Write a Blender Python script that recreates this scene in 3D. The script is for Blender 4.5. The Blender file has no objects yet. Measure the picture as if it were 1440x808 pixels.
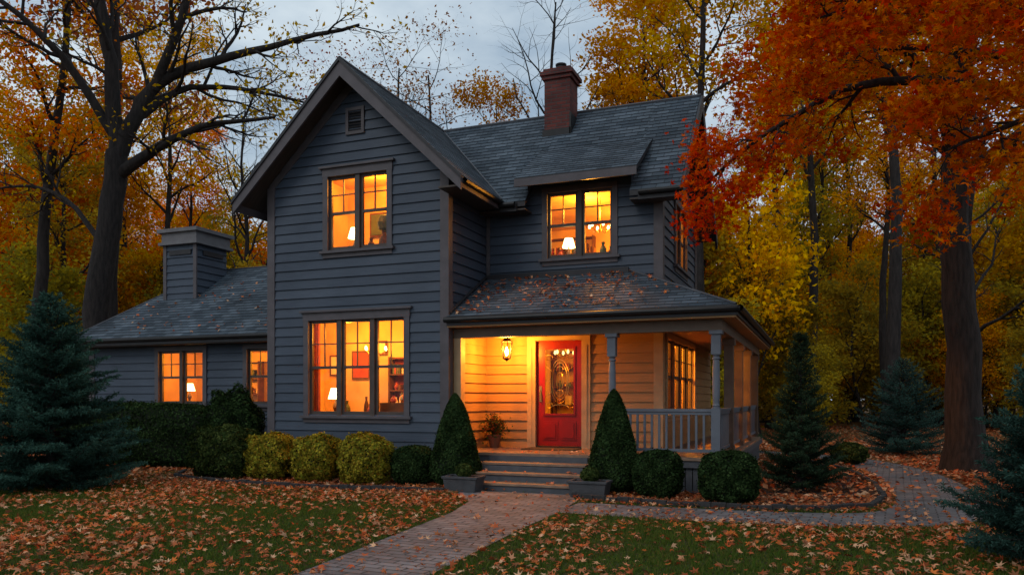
import bpy, math, random
import numpy as np
from mathutils import Vector, Matrix
random.seed(4)
scene = bpy.context.scene
COL = scene.collection
ROT = math.radians(21.6)

# ------------------------------------------------------------------ materials
def new_mat(name):
    m = bpy.data.materials.new(name); m.use_nodes = True
    nt = m.node_tree; nt.nodes.clear()
    out = nt.nodes.new('ShaderNodeOutputMaterial')
    return m, nt, out
def N(nt, typ, **kw):
    n = nt.nodes.new(typ)
    for k, v in kw.items():
        setattr(n, k, v)
    return n
def pmat(name, c1, c2=None, scale=4.0, rough=0.7, bump=0.0, bscale=40.0, stretch=(1,1,1), spec=0.3, metal=0.0, detail=6):
    m, nt, out = new_mat(name)
    p = N(nt, 'ShaderNodeBsdfPrincipled')
    p.inputs['Roughness'].default_value = rough
    p.inputs['Specular IOR Level'].default_value = spec
    p.inputs['Metallic'].default_value = metal
    tc = N(nt, 'ShaderNodeTexCoord'); mp = N(nt, 'ShaderNodeMapping')
    mp.inputs['Scale'].default_value = stretch
    nt.links.new(tc.outputs['Object'], mp.inputs['Vector'])
    if c2 is None: c2 = tuple(c*0.8 for c in c1)
    no = N(nt, 'ShaderNodeTexNoise'); no.inputs['Scale'].default_value = scale; no.inputs['Detail'].default_value = detail
    nt.links.new(mp.outputs[0], no.inputs['Vector'])
    r = N(nt, 'ShaderNodeValToRGB')
    r.color_ramp.elements[0].position = 0.3; r.color_ramp.elements[1].position = 0.7
    r.color_ramp.elements[0].color = (*c1, 1); r.color_ramp.elements[1].color = (*c2, 1)
    nt.links.new(no.outputs['Fac'], r.inputs[0]); nt.links.new(r.outputs[0], p.inputs['Base Color'])
    if bump > 0:
        n2 = N(nt, 'ShaderNodeTexNoise'); n2.inputs['Scale'].default_value = bscale; n2.inputs['Detail'].default_value = 5
        nt.links.new(mp.outputs[0], n2.inputs['Vector'])
        b = N(nt, 'ShaderNodeBump'); b.inputs['Strength'].default_value = bump; b.inputs['Distance'].default_value = 0.02
        nt.links.new(n2.outputs['Fac'], b.inputs['Height']); nt.links.new(b.outputs[0], p.inputs['Normal'])
    nt.links.new(p.outputs[0], out.inputs[0])
    return m
def emat(name, col, s):
    m, nt, out = new_mat(name)
    e = N(nt, 'ShaderNodeEmission'); e.inputs[0].default_value = (*col, 1); e.inputs[1].default_value = s
    nt.links.new(e.outputs[0], out.inputs[0]); return m

def siding_mat(name, c1, c2):
    m, nt, out = new_mat(name)
    p = N(nt, 'ShaderNodeBsdfPrincipled'); p.inputs['Roughness'].default_value = 0.55; p.inputs['Specular IOR Level'].default_value = 0.25
    tc = N(nt, 'ShaderNodeTexCoord'); sx = N(nt, 'ShaderNodeSeparateXYZ'); nt.links.new(tc.outputs['Object'], sx.inputs[0])
    d = N(nt, 'ShaderNodeMath', operation='MULTIPLY'); d.inputs[1].default_value = 1/0.18; nt.links.new(sx.outputs[2], d.inputs[0])
    f = N(nt, 'ShaderNodeMath', operation='FLOOR'); nt.links.new(d.outputs[0], f.inputs[0])
    wn = N(nt, 'ShaderNodeTexWhiteNoise', noise_dimensions='1D'); nt.links.new(f.outputs[0], wn.inputs['W'])
    mp = N(nt, 'ShaderNodeMapping'); mp.inputs['Scale'].default_value = (1.2, 1.2, 22); nt.links.new(tc.outputs['Object'], mp.inputs[0])
    no = N(nt, 'ShaderNodeTexNoise'); no.inputs['Scale'].default_value = 2.2; no.inputs['Detail'].default_value = 8; nt.links.new(mp.outputs[0], no.inputs['Vector'])
    n2 = N(nt, 'ShaderNodeTexNoise'); n2.inputs['Scale'].default_value = 1.1; n2.inputs['Detail'].default_value = 6; nt.links.new(tc.outputs['Object'], n2.inputs['Vector'])
    a = N(nt, 'ShaderNodeMath', operation='MULTIPLY_ADD'); a.inputs[1].default_value = 0.35; nt.links.new(wn.outputs[0], a.inputs[0]); nt.links.new(no.outputs[0], a.inputs[2])
    a2 = N(nt, 'ShaderNodeMath', operation='ADD'); nt.links.new(a.outputs[0], a2.inputs[0]); nt.links.new(n2.outputs[0], a2.inputs[1])
    r = N(nt, 'ShaderNodeMapRange'); r.inputs[1].default_value = 0.8; r.inputs[2].default_value = 1.6; nt.links.new(a2.outputs[0], r.inputs[0])
    mx = N(nt, 'ShaderNodeMix', data_type='RGBA'); mx.inputs[6].default_value = (*c1, 1); mx.inputs[7].default_value = (*c2, 1)
    nt.links.new(r.outputs[0], mx.inputs[0]); nt.links.new(mx.outputs[2], p.inputs['Base Color'])
    b = N(nt, 'ShaderNodeBump'); b.inputs['Strength'].default_value = 0.35; b.inputs['Distance'].default_value = 0.006
    nt.links.new(no.outputs[0], b.inputs['Height']); nt.links.new(b.outputs[0], p.inputs['Normal'])
    nt.links.new(p.outputs[0], out.inputs[0]); return m

def brick_mat(name, c1, c2, mortar, bw, rh, ms, coord='Object', rough=0.8, rotz=0.0, bump=0.6, patch=(0.6,1.25), wob=0.018, spec=0.3):
    m, nt, out = new_mat(name)
    p = N(nt, 'ShaderNodeBsdfPrincipled'); p.inputs['Roughness'].default_value = rough; p.inputs['Specular IOR Level'].default_value = spec
    tc = N(nt, 'ShaderNodeTexCoord'); mp = N(nt, 'ShaderNodeMapping'); mp.inputs['Rotation'].default_value = (0, 0, rotz)
    nt.links.new(tc.outputs[coord], mp.inputs[0])
    nw = N(nt, 'ShaderNodeTexNoise'); nw.inputs['Scale'].default_value = 3.0; nt.links.new(mp.outputs[0], nw.inputs['Vector'])
    vs = N(nt, 'ShaderNodeVectorMath', operation='SCALE'); vs.inputs['Scale'].default_value = wob; nt.links.new(nw.outputs['Color'], vs.inputs[0])
    va = N(nt, 'ShaderNodeVectorMath', operation='ADD'); nt.links.new(mp.outputs[0], va.inputs[0]); nt.links.new(vs.outputs[0], va.inputs[1])
    br = N(nt, 'ShaderNodeTexBrick'); br.inputs['Scale'].default_value = 1.0
    br.inputs['Color1'].default_value = (*c1, 1); br.inputs['Color2'].default_value = (*c2, 1); br.inputs['Mortar'].default_value = (*mortar, 1)
    br.inputs['Mortar Size'].default_value = ms; br.inputs['Mortar Smooth'].default_value = 0.3
    br.inputs['Brick Width'].default_value = bw; br.inputs['Row Height'].default_value = rh; br.inputs['Bias'].default_value = -0.1
    nt.links.new(va.outputs[0], br.inputs['Vector'])
    n1 = N(nt, 'ShaderNodeTexNoise'); n1.inputs['Scale'].default_value = 1.3; n1.inputs['Detail'].default_value = 8; nt.links.new(tc.outputs['Object'], n1.inputs['Vector'])
    mr = N(nt, 'ShaderNodeMapRange'); mr.inputs[1].default_value = 0.3; mr.inputs[2].default_value = 0.7; mr.inputs[3].default_value = patch[0]; mr.inputs[4].default_value = patch[1]
    nt.links.new(n1.outputs[0], mr.inputs[0])
    mul = N(nt, 'ShaderNodeVectorMath', operation='SCALE'); nt.links.new(br.outputs['Color'], mul.inputs[0]); nt.links.new(mr.outputs[0], mul.inputs['Scale'])
    nt.links.new(mul.outputs[0], p.inputs['Base Color'])
    inv = N(nt, 'ShaderNodeMath', operation='SUBTRACT'); inv.inputs[0].default_value = 1.0; nt.links.new(br.outputs['Fac'], inv.inputs[1])
    n3 = N(nt, 'ShaderNodeTexNoise'); n3.inputs['Scale'].default_value = 60; nt.links.new(tc.outputs['Object'], n3.inputs['Vector'])
    ad = N(nt, 'ShaderNodeMath', operation='MULTIPLY_ADD'); ad.inputs[1].default_value = 0.5; nt.links.new(n3.outputs[0], ad.inputs[0]); nt.links.new(inv.outputs[0], ad.inputs[2])
    b = N(nt, 'ShaderNodeBump'); b.inputs['Strength'].default_value = bump; b.inputs['Distance'].default_value = 0.015
    nt.links.new(ad.outputs[0], b.inputs['Height']); nt.links.new(b.outputs[0], p.inputs['Normal'])
    nt.links.new(p.outputs[0], out.inputs[0]); return m

def leaf_mat(name, transl=0.4, huevar=0.0, gain=1.0, sat=1.0):
    m, nt, out = new_mat(name)
    at = N(nt, 'ShaderNodeAttribute', attribute_name='Col')
    hs = N(nt, 'ShaderNodeHueSaturation'); nt.links.new(at.outputs['Color'], hs.inputs['Color']); hs.inputs['Saturation'].default_value = sat
    if huevar > 0:
        oi = N(nt, 'ShaderNodeObjectInfo')
        mr = N(nt, 'ShaderNodeMapRange'); mr.inputs[3].default_value = 0.5 - huevar; mr.inputs[4].default_value = 0.5 + huevar
        nt.links.new(oi.outputs['Random'], mr.inputs[0]); nt.links.new(mr.outputs[0], hs.inputs['Hue'])
        wn = N(nt, 'ShaderNodeTexWhiteNoise', noise_dimensions='1D'); nt.links.new(oi.outputs['Random'], wn.inputs['W'])
        mv = N(nt, 'ShaderNodeMapRange'); mv.inputs[3].default_value = 0.65*gain; mv.inputs[4].default_value = 1.2*gain
        nt.links.new(wn.outputs[0], mv.inputs[0]); nt.links.new(mv.outputs[0], hs.inputs['Value'])
    else:
        hs.inputs['Value'].default_value = gain
    d = N(nt, 'ShaderNodeBsdfDiffuse'); t = N(nt, 'ShaderNodeBsdfTranslucent')
    nt.links.new(hs.outputs[0], d.inputs[0]); nt.links.new(hs.outputs[0], t.inputs[0])
    mx = N(nt, 'ShaderNodeMixShader'); mx.inputs[0].default_value = transl
    nt.links.new(d.outputs[0], mx.inputs[1]); nt.links.new(t.outputs[0], mx.inputs[2])
    nt.links.new(mx.outputs[0], out.inputs[0]); return m

M = {}
M['siding'] = siding_mat('siding_paint', (0.036, 0.049, 0.073), (0.068, 0.087, 0.120))
M['glowsiding'] = siding_mat('siding_lantern_glow', (0.27, 0.145, 0.06), (0.36, 0.20, 0.09))  # same house paint, with the lantern's orange glow put into the colour
M['trim'] = pmat('trim_paint', (0.100, 0.087, 0.096), (0.074, 0.065, 0.072), 5, 0.55, 0.1, 60)
M['trimdark'] = pmat('trim_dark', (0.030, 0.028, 0.032), (0.02, 0.019, 0.022), 5, 0.5, 0.1, 60)
M['sash'] = pmat('sash_paint', (0.085, 0.062, 0.052), (0.06, 0.045, 0.04), 6, 0.5)
M['soffit'] = pmat('soffit_wood', (0.08, 0.06, 0.05), (0.05, 0.04, 0.034), 3, 0.6, 0.15, 30, (1, 8, 1))
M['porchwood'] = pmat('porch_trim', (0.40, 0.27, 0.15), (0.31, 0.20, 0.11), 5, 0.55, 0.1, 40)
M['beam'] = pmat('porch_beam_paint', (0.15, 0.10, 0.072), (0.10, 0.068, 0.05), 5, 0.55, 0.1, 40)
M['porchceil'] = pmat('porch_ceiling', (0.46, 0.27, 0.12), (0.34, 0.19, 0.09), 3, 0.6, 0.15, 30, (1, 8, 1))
M['porchpost'] = pmat('porch_post_paint', (0.13, 0.145, 0.175), (0.10, 0.11, 0.135), 5, 0.5)
M['deck'] = pmat('deck_boards', (0.28, 0.18, 0.12), (0.15, 0.10, 0.075), 6, 0.6, 0.3, 30, (1, 10, 1))
M['step'] = pmat('step_paint', (0.09, 0.093, 0.105), (0.06, 0.062, 0.072), 6, 0.6, 0.2, 30)
M['found'] = brick_mat('foundation_stone', (0.08,0.08,0.09), (0.06,0.06,0.065), (0.035,0.035,0.035), 0.4, 0.2, 0.012)
M['shingle'] = brick_mat('roof_shingles', (0.040,0.056,0.074), (0.105,0.132,0.162), (0.018,0.023,0.030), 0.26, 0.135, 0.006, coord='UV', rough=0.75, bump=0.7, patch=(0.6,1.3), wob=0.003, spec=0.2)
M['brick'] = brick_mat('chimney_brick', (0.15,0.032,0.025), (0.085,0.022,0.020), (0.07,0.055,0.052), 0.22, 0.075, 0.010, coord='UV', bump=0.7)
M['metal'] = pmat('dark_metal', (0.02,0.02,0.022), (0.014,0.014,0.014), 8, 0.45, metal=0.3)
M['brass'] = pmat('brass', (0.6,0.4,0.12), (0.5,0.33,0.1), 8, 0.3, metal=1.0)
M['reddoor'] = pmat('red_door_paint', (0.24,0.006,0.004), (0.18,0.005,0.003), 4, 0.3, 0.05, 60, spec=0.35)
M['cap'] = pmat('chimney_cap', (0.16,0.155,0.165), (0.12,0.115,0.125), 5, 0.6)
M['roomwall'] = pmat('room_wall', (0.82,0.56,0.25), (0.56,0.32,0.12), 1.6, 0.9)
M['roomdark'] = pmat('room_wood', (0.16,0.07,0.03), (0.09,0.04,0.02), 6, 0.6)
M['roomred'] = pmat('room_red', (0.4,0.08,0.04), (0.3,0.05,0.03), 6, 0.6)
M['roomteal'] = pmat('room_green', (0.10,0.14,0.06), (0.08,0.1,0.05), 6, 0.6)
M['roomcream'] = pmat('room_cream', (0.8,0.7,0.5), (0.7,0.6,0.4), 6, 0.6)
M['bulb'] = emat('lamp_shade_glow', (1.0, 0.66, 0.25), 9.0)
M['bulbhot'] = emat('lantern_bulb_glow', (1.0, 0.66, 0.25), 40.0)
M['mat'] = pmat('coir_mat', (0.09,0.06,0.035), (0.06,0.04,0.025), 30, 0.95, 0.6, 90)
M['pot'] = pmat('stone_planter', (0.07,0.07,0.075), (0.05,0.05,0.055), 8, 0.8, 0.4, 40)
M['terracotta'] = pmat('terracotta', (0.20,0.08,0.04), (0.15,0.06,0.035), 8, 0.8)
M['mulch'] = pmat('mulch', (0.055,0.032,0.022), (0.022,0.014,0.010), 25, 0.95, 1.0, 60)
M['edging'] = pmat('bed_edging', (0.045,0.042,0.042), (0.025,0.023,0.023), 12, 0.85, 0.6, 40)
M['bark'] = pmat('bark', (0.036,0.029,0.027), (0.012,0.010,0.010), 5, 0.9, 1.0, 14, (3,3,0.6))
M['bark2'] = pmat('bark_maple', (0.040,0.029,0.025), (0.012,0.009,0.008), 6, 0.9, 1.0, 12, (3,3,0.5))
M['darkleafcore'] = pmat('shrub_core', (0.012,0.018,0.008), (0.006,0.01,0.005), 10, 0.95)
M['leaf_forest'] = leaf_mat('forest_leaf', 0.5, 0.018, 1.2, 1.06)
M['leaf'] = leaf_mat('maple_leaf', 0.5, sat=1.05)
M['leaf_fallen'] = leaf_mat('fallen_leaf', 0.1)
M['leaf_shrub'] = leaf_mat('shrub_leaf', 0.25)
M['needle'] = leaf_mat('spruce_needle', 0.15)
M['grass'] = leaf_mat('grass_blade', 0.35)
M['paver'] = brick_mat('brick_pavers', (0.13,0.122,0.128), (0.21,0.196,0.20), (0.036,0.034,0.034), 0.24, 0.12, 0.010, coord='Object', rough=0.7, rotz=0.08, bump=0.8, patch=(0.65,1.2))

def glass_mat(name, tint=(1,1,1), ior=1.3):
    m, nt, out = new_mat(name)
    t = N(nt, 'ShaderNodeBsdfTransparent'); t.inputs[0].default_value = (*tint, 1)
    g = N(nt, 'ShaderNodeBsdfGlossy'); g.inputs['Roughness'].default_value = 0.03
    lw = N(nt, 'ShaderNodeFresnel'); lw.inputs[0].default_value = ior
    mx = N(nt, 'ShaderNodeMixShader'); nt.links.new(lw.outputs[0], mx.inputs[0])
    nt.links.new(t.outputs[0], mx.inputs[1]); nt.links.new(g.outputs[0], mx.inputs[2])
    nt.links.new(mx.outputs[0], out.inputs[0]); return m
M['glass'] = glass_mat('window_glass', (0.97,0.97,0.95))
M['glassdoor'] = glass_mat('leaded_glass', (0.36,0.38,0.28))

def ground_mat(name, cols, scale, bump=0.6, fine=80):
    m, nt, out = new_mat(name)
    p = N(nt, 'ShaderNodeBsdfPrincipled'); p.inputs['Roughness'].default_value = 0.95; p.inputs['Specular IOR Level'].default_value = 0.1
    tc = N(nt, 'ShaderNodeTexCoord')
    v = N(nt, 'ShaderNodeTexVoronoi'); v.inputs['Scale'].default_value = scale; nt.links.new(tc.outputs['Object'], v.inputs['Vector'])
    sx = N(nt, 'ShaderNodeSeparateColor'); nt.links.new(v.outputs['Color'], sx.inputs[0])
    n = N(nt, 'ShaderNodeTexNoise'); n.inputs['Scale'].default_value = 0.35; n.inputs['Detail'].default_value = 8; nt.links.new(tc.outputs['Object'], n.inputs['Vector'])
    ad = N(nt, 'ShaderNodeMath', operation='MULTIPLY_ADD'); ad.inputs[1].default_value = 0.5; nt.links.new(sx.outputs[0], ad.inputs[0]); nt.links.new(n.outputs[0], ad.inputs[2])
    r = N(nt, 'ShaderNodeValToRGB'); cr = r.color_ramp
    while len(cr.elements) < len(cols): cr.elements.new(0.5)
    for i, c in enumerate(cols):
        cr.elements[i].position = 0.3 + 0.6*i/(len(cols)-1); cr.elements[i].color = (*c, 1)
    nt.links.new(ad.outputs[0], r.inputs[0]); nt.links.new(r.outputs[0], p.inputs['Base Color'])
    n2 = N(nt, 'ShaderNodeTexNoise'); n2.inputs['Scale'].default_value = fine; nt.links.new(tc.outputs['Object'], n2.inputs['Vector'])
    b = N(nt, 'ShaderNodeBump'); b.inputs['Strength'].default_value = bump; b.inputs['Distance'].default_value = 0.03
    nt.links.new(n2.outputs[0], b.inputs['Height']); nt.links.new(b.outputs[0], p.inputs['Normal'])
    nt.links.new(p.outputs[0], out.inputs[0]); return m
M['ground'] = ground_mat('forest_floor', [(0.06,0.030,0.014),(0.18,0.08,0.028),(0.27,0.14,0.045),(0.11,0.05,0.022)], 9)
M['lawn'] = ground_mat('lawn_soil', [(0.022,0.035,0.010),(0.035,0.06,0.014),(0.05,0.075,0.02),(0.05,0.04,0.02)], 14)

# ------------------------------------------------------------------ mesh builder
class MB:
    def __init__(s): s.v=[]; s.f=[]; s.m=[]; s.mats=[]; s.uv=[]; s.hasuv=False
    def mi(s, mat):
        mat = M[mat] if isinstance(mat, str) else mat
        if mat not in s.mats: s.mats.append(mat)
        return s.mats.index(mat)
    def face(s, pts, mat, uv=None):
        b = len(s.v); s.v += [tuple(p) for p in pts]; s.f.append(tuple(range(b, b+len(pts)))); s.m.append(s.mi(mat))
        s.uv.append(uv); s.hasuv |= uv is not None
    def hexa(s, c, mat):
        for q in ((0,3,2,1),(4,5,6,7),(0,1,5,4),(1,2,6,5),(2,3,7,6),(3,0,4,7)):
            s.face([c[i] for i in q], mat)
    def box(s, x0,x1,y0,y1,z0,z1, mat):
        s.hexa([(x0,y0,z0),(x1,y0,z0),(x1,y1,z0),(x0,y1,z0),(x0,y0,z1),(x1,y0,z1),(x1,y1,z1),(x0,y1,z1)], mat)
    def pbox(s, P, u0,u1,z0,z1,n0,n1, mat):
        s.hexa([P(u0,z0,n1),P(u1,z0,n1),P(u1,z0,n0),P(u0,z0,n0),P(u0,z1,n1),P(u1,z1,n1),P(u1,z1,n0),P(u0,z1,n0)], mat)
    def uvbox(s, x0,x1,y0,y1,z0,z1, mat):
        s.face([(x0,y0,z0),(x1,y0,z0),(x1,y0,z1),(x0,y0,z1)], mat, [(x0,z0),(x1,z0),(x1,z1),(x0,z1)])
        s.face([(x0,y1,z0),(x1,y1,z0),(x1,y1,z1),(x0,y1,z1)], mat, [(x0,z0),(x1,z0),(x1,z1),(x0,z1)])
        s.face([(x0,y0,z0),(x0,y1,z0),(x0,y1,z1),(x0,y0,z1)], mat, [(y0,z0),(y1,z0),(y1,z1),(y0,z1)])
        s.face([(x1,y0,z0),(x1,y1,z0),(x1,y1,z1),(x1,y0,z1)], mat, [(y0,z0),(y1,z0),(y1,z1),(y0,z1)])
        s.face([(x0,y0,z1),(x1,y0,z1),(x1,y1,z1),(x0,y1,z1)], mat, [(x0,y0),(x1,y0),(x1,y1),(x0,y1)])
        s.face([(x0,y0,z0),(x1,y0,z0),(x1,y1,z0),(x0,y1,z0)], mat, [(x0,y0),(x1,y0),(x1,y1),(x0,y1)])
    def prism(s, pts, off, mat):
        o = Vector(off); a = [Vector(p) for p in pts]; b = [p+o for p in a]; n = len(a)
        s.face(a, mat); s.face(b[::-1], mat)
        for i in range(n):
            j=(i+1)%n; s.face([a[i],a[j],b[j],b[i]], mat)
    def roof(s, pts, th=0.09, mat='shingle', under='soffit', rh=0.135, lift=0.010):
        a = [Vector(p) for p in pts]
        n = Vector((0,0,0))
        for i in range(len(a)):
            p=a[i]; q=a[(i+1)%len(a)]; n += p.cross(q)
        n.normalize()
        if n.z < 0: n = -n
        up = (Vector((0,0,1)) - n*n.z).normalized(); uu = up.cross(n)
        b = [p-Vector((0,0,th)) for p in a]
        O=a[0]; poly=[((p-O).dot(uu),(p-O).dot(up)) for p in a]; bu=O.dot(uu)
        def cl(pl,lim,sgn):
            r=[]
            for i in range(len(pl)):
                p=pl[i];q=pl[(i+1)%len(pl)]; dp=sgn*(p[1]-lim); dq=sgn*(q[1]-lim)
                if dp>=0: r.append(p)
                if (dp>0 and dq<0) or (dp<0 and dq>0):
                    t=dp/(dp-dq); r.append((p[0]+(q[0]-p[0])*t,lim))
            return r
        k=math.floor(min(p[1] for p in poly)/rh+1e-6); vm=max(p[1] for p in poly)
        while k*rh<vm-1e-6:
            v0,v1=k*rh,k*rh+rh; k+=1
            pl=cl(cl(poly,v0,1),v1,-1)
            if len(pl)<3: continue
            P3=[O+uu*p[0]+up*p[1]+n*(lift*(1-(p[1]-v0)/rh)+.002) for p in pl]
            s.face(P3,mat,[(p[0]+bu,p[1]) for p in pl])
            bt=[p[0] for p in pl if abs(p[1]-v0)<1e-6]
            if len(bt)>1:
                x0,x1=min(bt),max(bt)
                s.face([O+uu*x0+up*v0,O+uu*x1+up*v0,O+uu*x1+up*v0+n*(lift+.002),O+uu*x0+up*v0+n*(lift+.002)],'step')
        s.face(b[::-1], under)
        for i in range(len(a)):
            j=(i+1)%len(a); s.face([a[i],a[j],b[j],b[i]], 'trimdark')
    def tube(s, pts, r, mat, sides=6):
        pts=[Vector(p) for p in pts]; rings=[]
        rr = r if isinstance(r,(list,tuple)) else [r]*len(pts)
        for i,p in enumerate(pts):
            t=(pts[min(i+1,len(pts)-1)]-pts[max(i-1,0)]).normalized()
            ref=Vector((1,0,0)) if abs(t.z)>.9 else Vector((0,0,1))
            u=t.cross(ref).normalized(); v=t.cross(u)
            rings.append([p+(u*math.cos(2*math.pi*k/sides)+v*math.sin(2*math.pi*k/sides))*rr[i] for k in range(sides)])
        for i in range(len(rings)-1):
            for k in range(sides):
                l=(k+1)%sides; s.face([rings[i][k],rings[i][l],rings[i+1][l],rings[i+1][k]], mat)
    def lathe(s, c, prof, mat, sides=12):
        c=Vector(c)
        for (r0,z0),(r1,z1) in zip(prof[:-1],prof[1:]):
            for k in range(sides):
                a=2*math.pi*k/sides; b=2*math.pi*(k+1)/sides
                s.face([c+Vector((r0*math.cos(a),r0*math.sin(a),z0)), c+Vector((r0*math.cos(b),r0*math.sin(b),z0)),
                        c+Vector((r1*math.cos(b),r1*math.sin(b),z1)), c+Vector((r1*math.cos(a),r1*math.sin(a),z1))], mat)
    def build(s, name, parent=None, smooth=False, bevel=0):
        me=bpy.data.meshes.new(name); me.from_pydata(s.v,[],s.f)
        for m in s.mats: me.materials.append(m)
        me.polygons.foreach_set('material_index', s.m)
        if s.hasuv:
            ul=me.uv_layers.new(name='UVMap'); i=0
            for f,u in zip(s.f,s.uv):
                for k in range(len(f)):
                    if u: ul.data[i].uv=u[k]
                    i+=1
        ob=bpy.data.objects.new(name,me); COL.objects.link(ob)
        if smooth or bevel:
            import bmesh
            bm=bmesh.new(); bm.from_mesh(me); bmesh.ops.remove_doubles(bm,verts=bm.verts,dist=1e-4)
            if smooth:
                for f in bm.faces: f.smooth=True
            bm.to_mesh(me); bm.free()
        if bevel:
            b=ob.modifiers.new('bevel','BEVEL'); b.width=bevel; b.segments=2
        if parent: ob.parent=parent
        return ob
def empty(name, loc=(0,0,0), rz=0):
    e=bpy.data.objects.new(name,None); e.location=loc; e.rotation_euler=(0,0,rz); COL.objects.link(e); return e

# ------------------------------------------------------------------ HOUSE
house = empty('clapboard_house')
E=0.18
def FR(Y): return lambda u,z,n: (u, Y-n, z)
def BK(Y): return lambda u,z,n: (u, Y+n, z)
def RT(X): return lambda u,z,n: (X+n, u, z)
def LT(X): return lambda u,z,n: (X-n, u, z)
def siding(mb, P, u0,u1,z0,z1, ops=(), clip=None, mat='siding'):
    k=math.floor(z0/E)
    while k*E < z1-1e-6:
        zb=k*E; zt=zb+E; k+=1
        br=sorted(set([max(zb,z0),min(zt,z1)]+[z for o in ops for z in (o[2],o[3]) if max(zb,z0)<z<min(zt,z1)]))
        for za,zc in zip(br[:-1],br[1:]):
            if zc-za<1e-5: continue
            pa=0.028*(1-(za-zb)/E)+0.002; pc=0.028*(1-(zc-zb)/E)+0.002
            La,Ra=(u0,u1) if not clip else (max(u0,clip(za)[0]),min(u1,clip(za)[1]))
            Lc,Rc=(u0,u1) if not clip else (max(u0,clip(zc)[0]),min(u1,clip(zc)[1]))
            if Lc>Rc: Lc=Rc=(Lc+Rc)/2
            if La>=Ra: continue
            cuts=sorted([(o[0],o[1]) for o in ops if o[2]<=za+1e-6 and o[3]>=zc-1e-6])
            segs=[]; ca,cc=La,Lc
            for (a,b) in cuts:
                if a>ca: segs.append((ca,cc,a,a))
                ca=cc=b
            segs.append((ca,cc,Ra,Rc))
            for (a0,a1,b0,b1) in segs:
                mb.face([P(a0,za,pa),P(b0,za,pa),P(b1,zc,pc),P(a1,zc,pc)],mat)
                if abs(za-zb)<1e-6:
                    mb.face([P(a0,za,0.0),P(b0,za,0.0),P(b0,za,pa),P(a0,za,pa)],mat)
GX0,GX1,GY=-10.04,-6.18,12.5
MX1,MY0,MY1=-2.71,14.2,18.2
CX=-8.11
walls=MB(); trim=MB(); sash=MB(); glass=MB(); room=MB()
oGL=(-9.12,-7.04,1.20,2.98); oGU=(-8.68,-7.40,4.30,5.68)
oMU=(-4.88,-3.62,4.18,5.42); oSU=(15.55,16.85,4.15,5.35)
oSL=(14.62,17.95,1.22,2.62)
oW1=(-14.42,-13.10,1.38,2.60); oW2=(-11.85,-10.55,1.38,2.60)
oD=(-5.12,-4.20,0.56,2.61)
s1=(7.64-5.30)/2.4; s2=(7.64-5.22)/2.4
gclip=lambda z:(CX-(7.54-z)/s1, CX+(7.54-z)/s1)
siding(walls,FR(GY),GX0,GX1,0.25,7.54,[oGL,oGU],gclip)
siding(walls,RT(GX1),GY,MY0,2.76,5.62); siding(walls,RT(GX1),GY,MY0,0.25,2.76,mat='glowsiding')
siding(walls,LT(GX0),GY,MY1,0.25,5.62)
siding(walls,FR(MY0),GX1,MX1,3.4,5.50,[(oMU[0],oMU[1],oMU[2],5.50)])
siding(walls,FR(MY0),-5.2,-3.2,5.50,5.82)
siding(walls,FR(MY0),GX1,MX1,0.56,2.85,[oD],mat='glowsiding')
mclip=lambda z:(16.2-(7.54-z)/s2, 16.2+(7.54-z)/s2)
siding(walls,RT(MX1),MY0,MY1,2.78,7.54,[oSU],mclip)
siding(walls,RT(MX1),MY0,MY1,0.5,2.78,[oSL],mat='glowsiding')
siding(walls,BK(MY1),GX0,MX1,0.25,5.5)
siding(walls,RT(MX1),MY1,20.9,0.5,3.5,mat='glowsiding'); siding(walls,BK(20.9),-9.6,MX1,0.5,3.5)
WY=14.0
siding(walls,FR(WY),-16.6,GX0,0.25,2.95,[oW1,oW2]); siding(walls,LT(-16.6),WY,19.0,0.25,2.95); siding(walls,BK(19.0),-16.6,GX0,0.25,2.95)
for X in (-5.2,-3.2):
    walls.face([(X,13.95,5.37),(X,15.02,6.44),(X,13.95,5.72)],'siding')
walls.build('siding_walls',house)
fd=MB()
fd.box(GX0+.02,GX1-.02,GY+.02,MY1-.05,-0.1,0.25,'found'); fd.box(-16.55,GX0,WY+.02,18.95,-0.1,0.25,'found'); fd.box(GX1,MX1-.03,MY0+.03,20.85,-0.1,0.5,'found')
fd.build('foundation',house)

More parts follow.
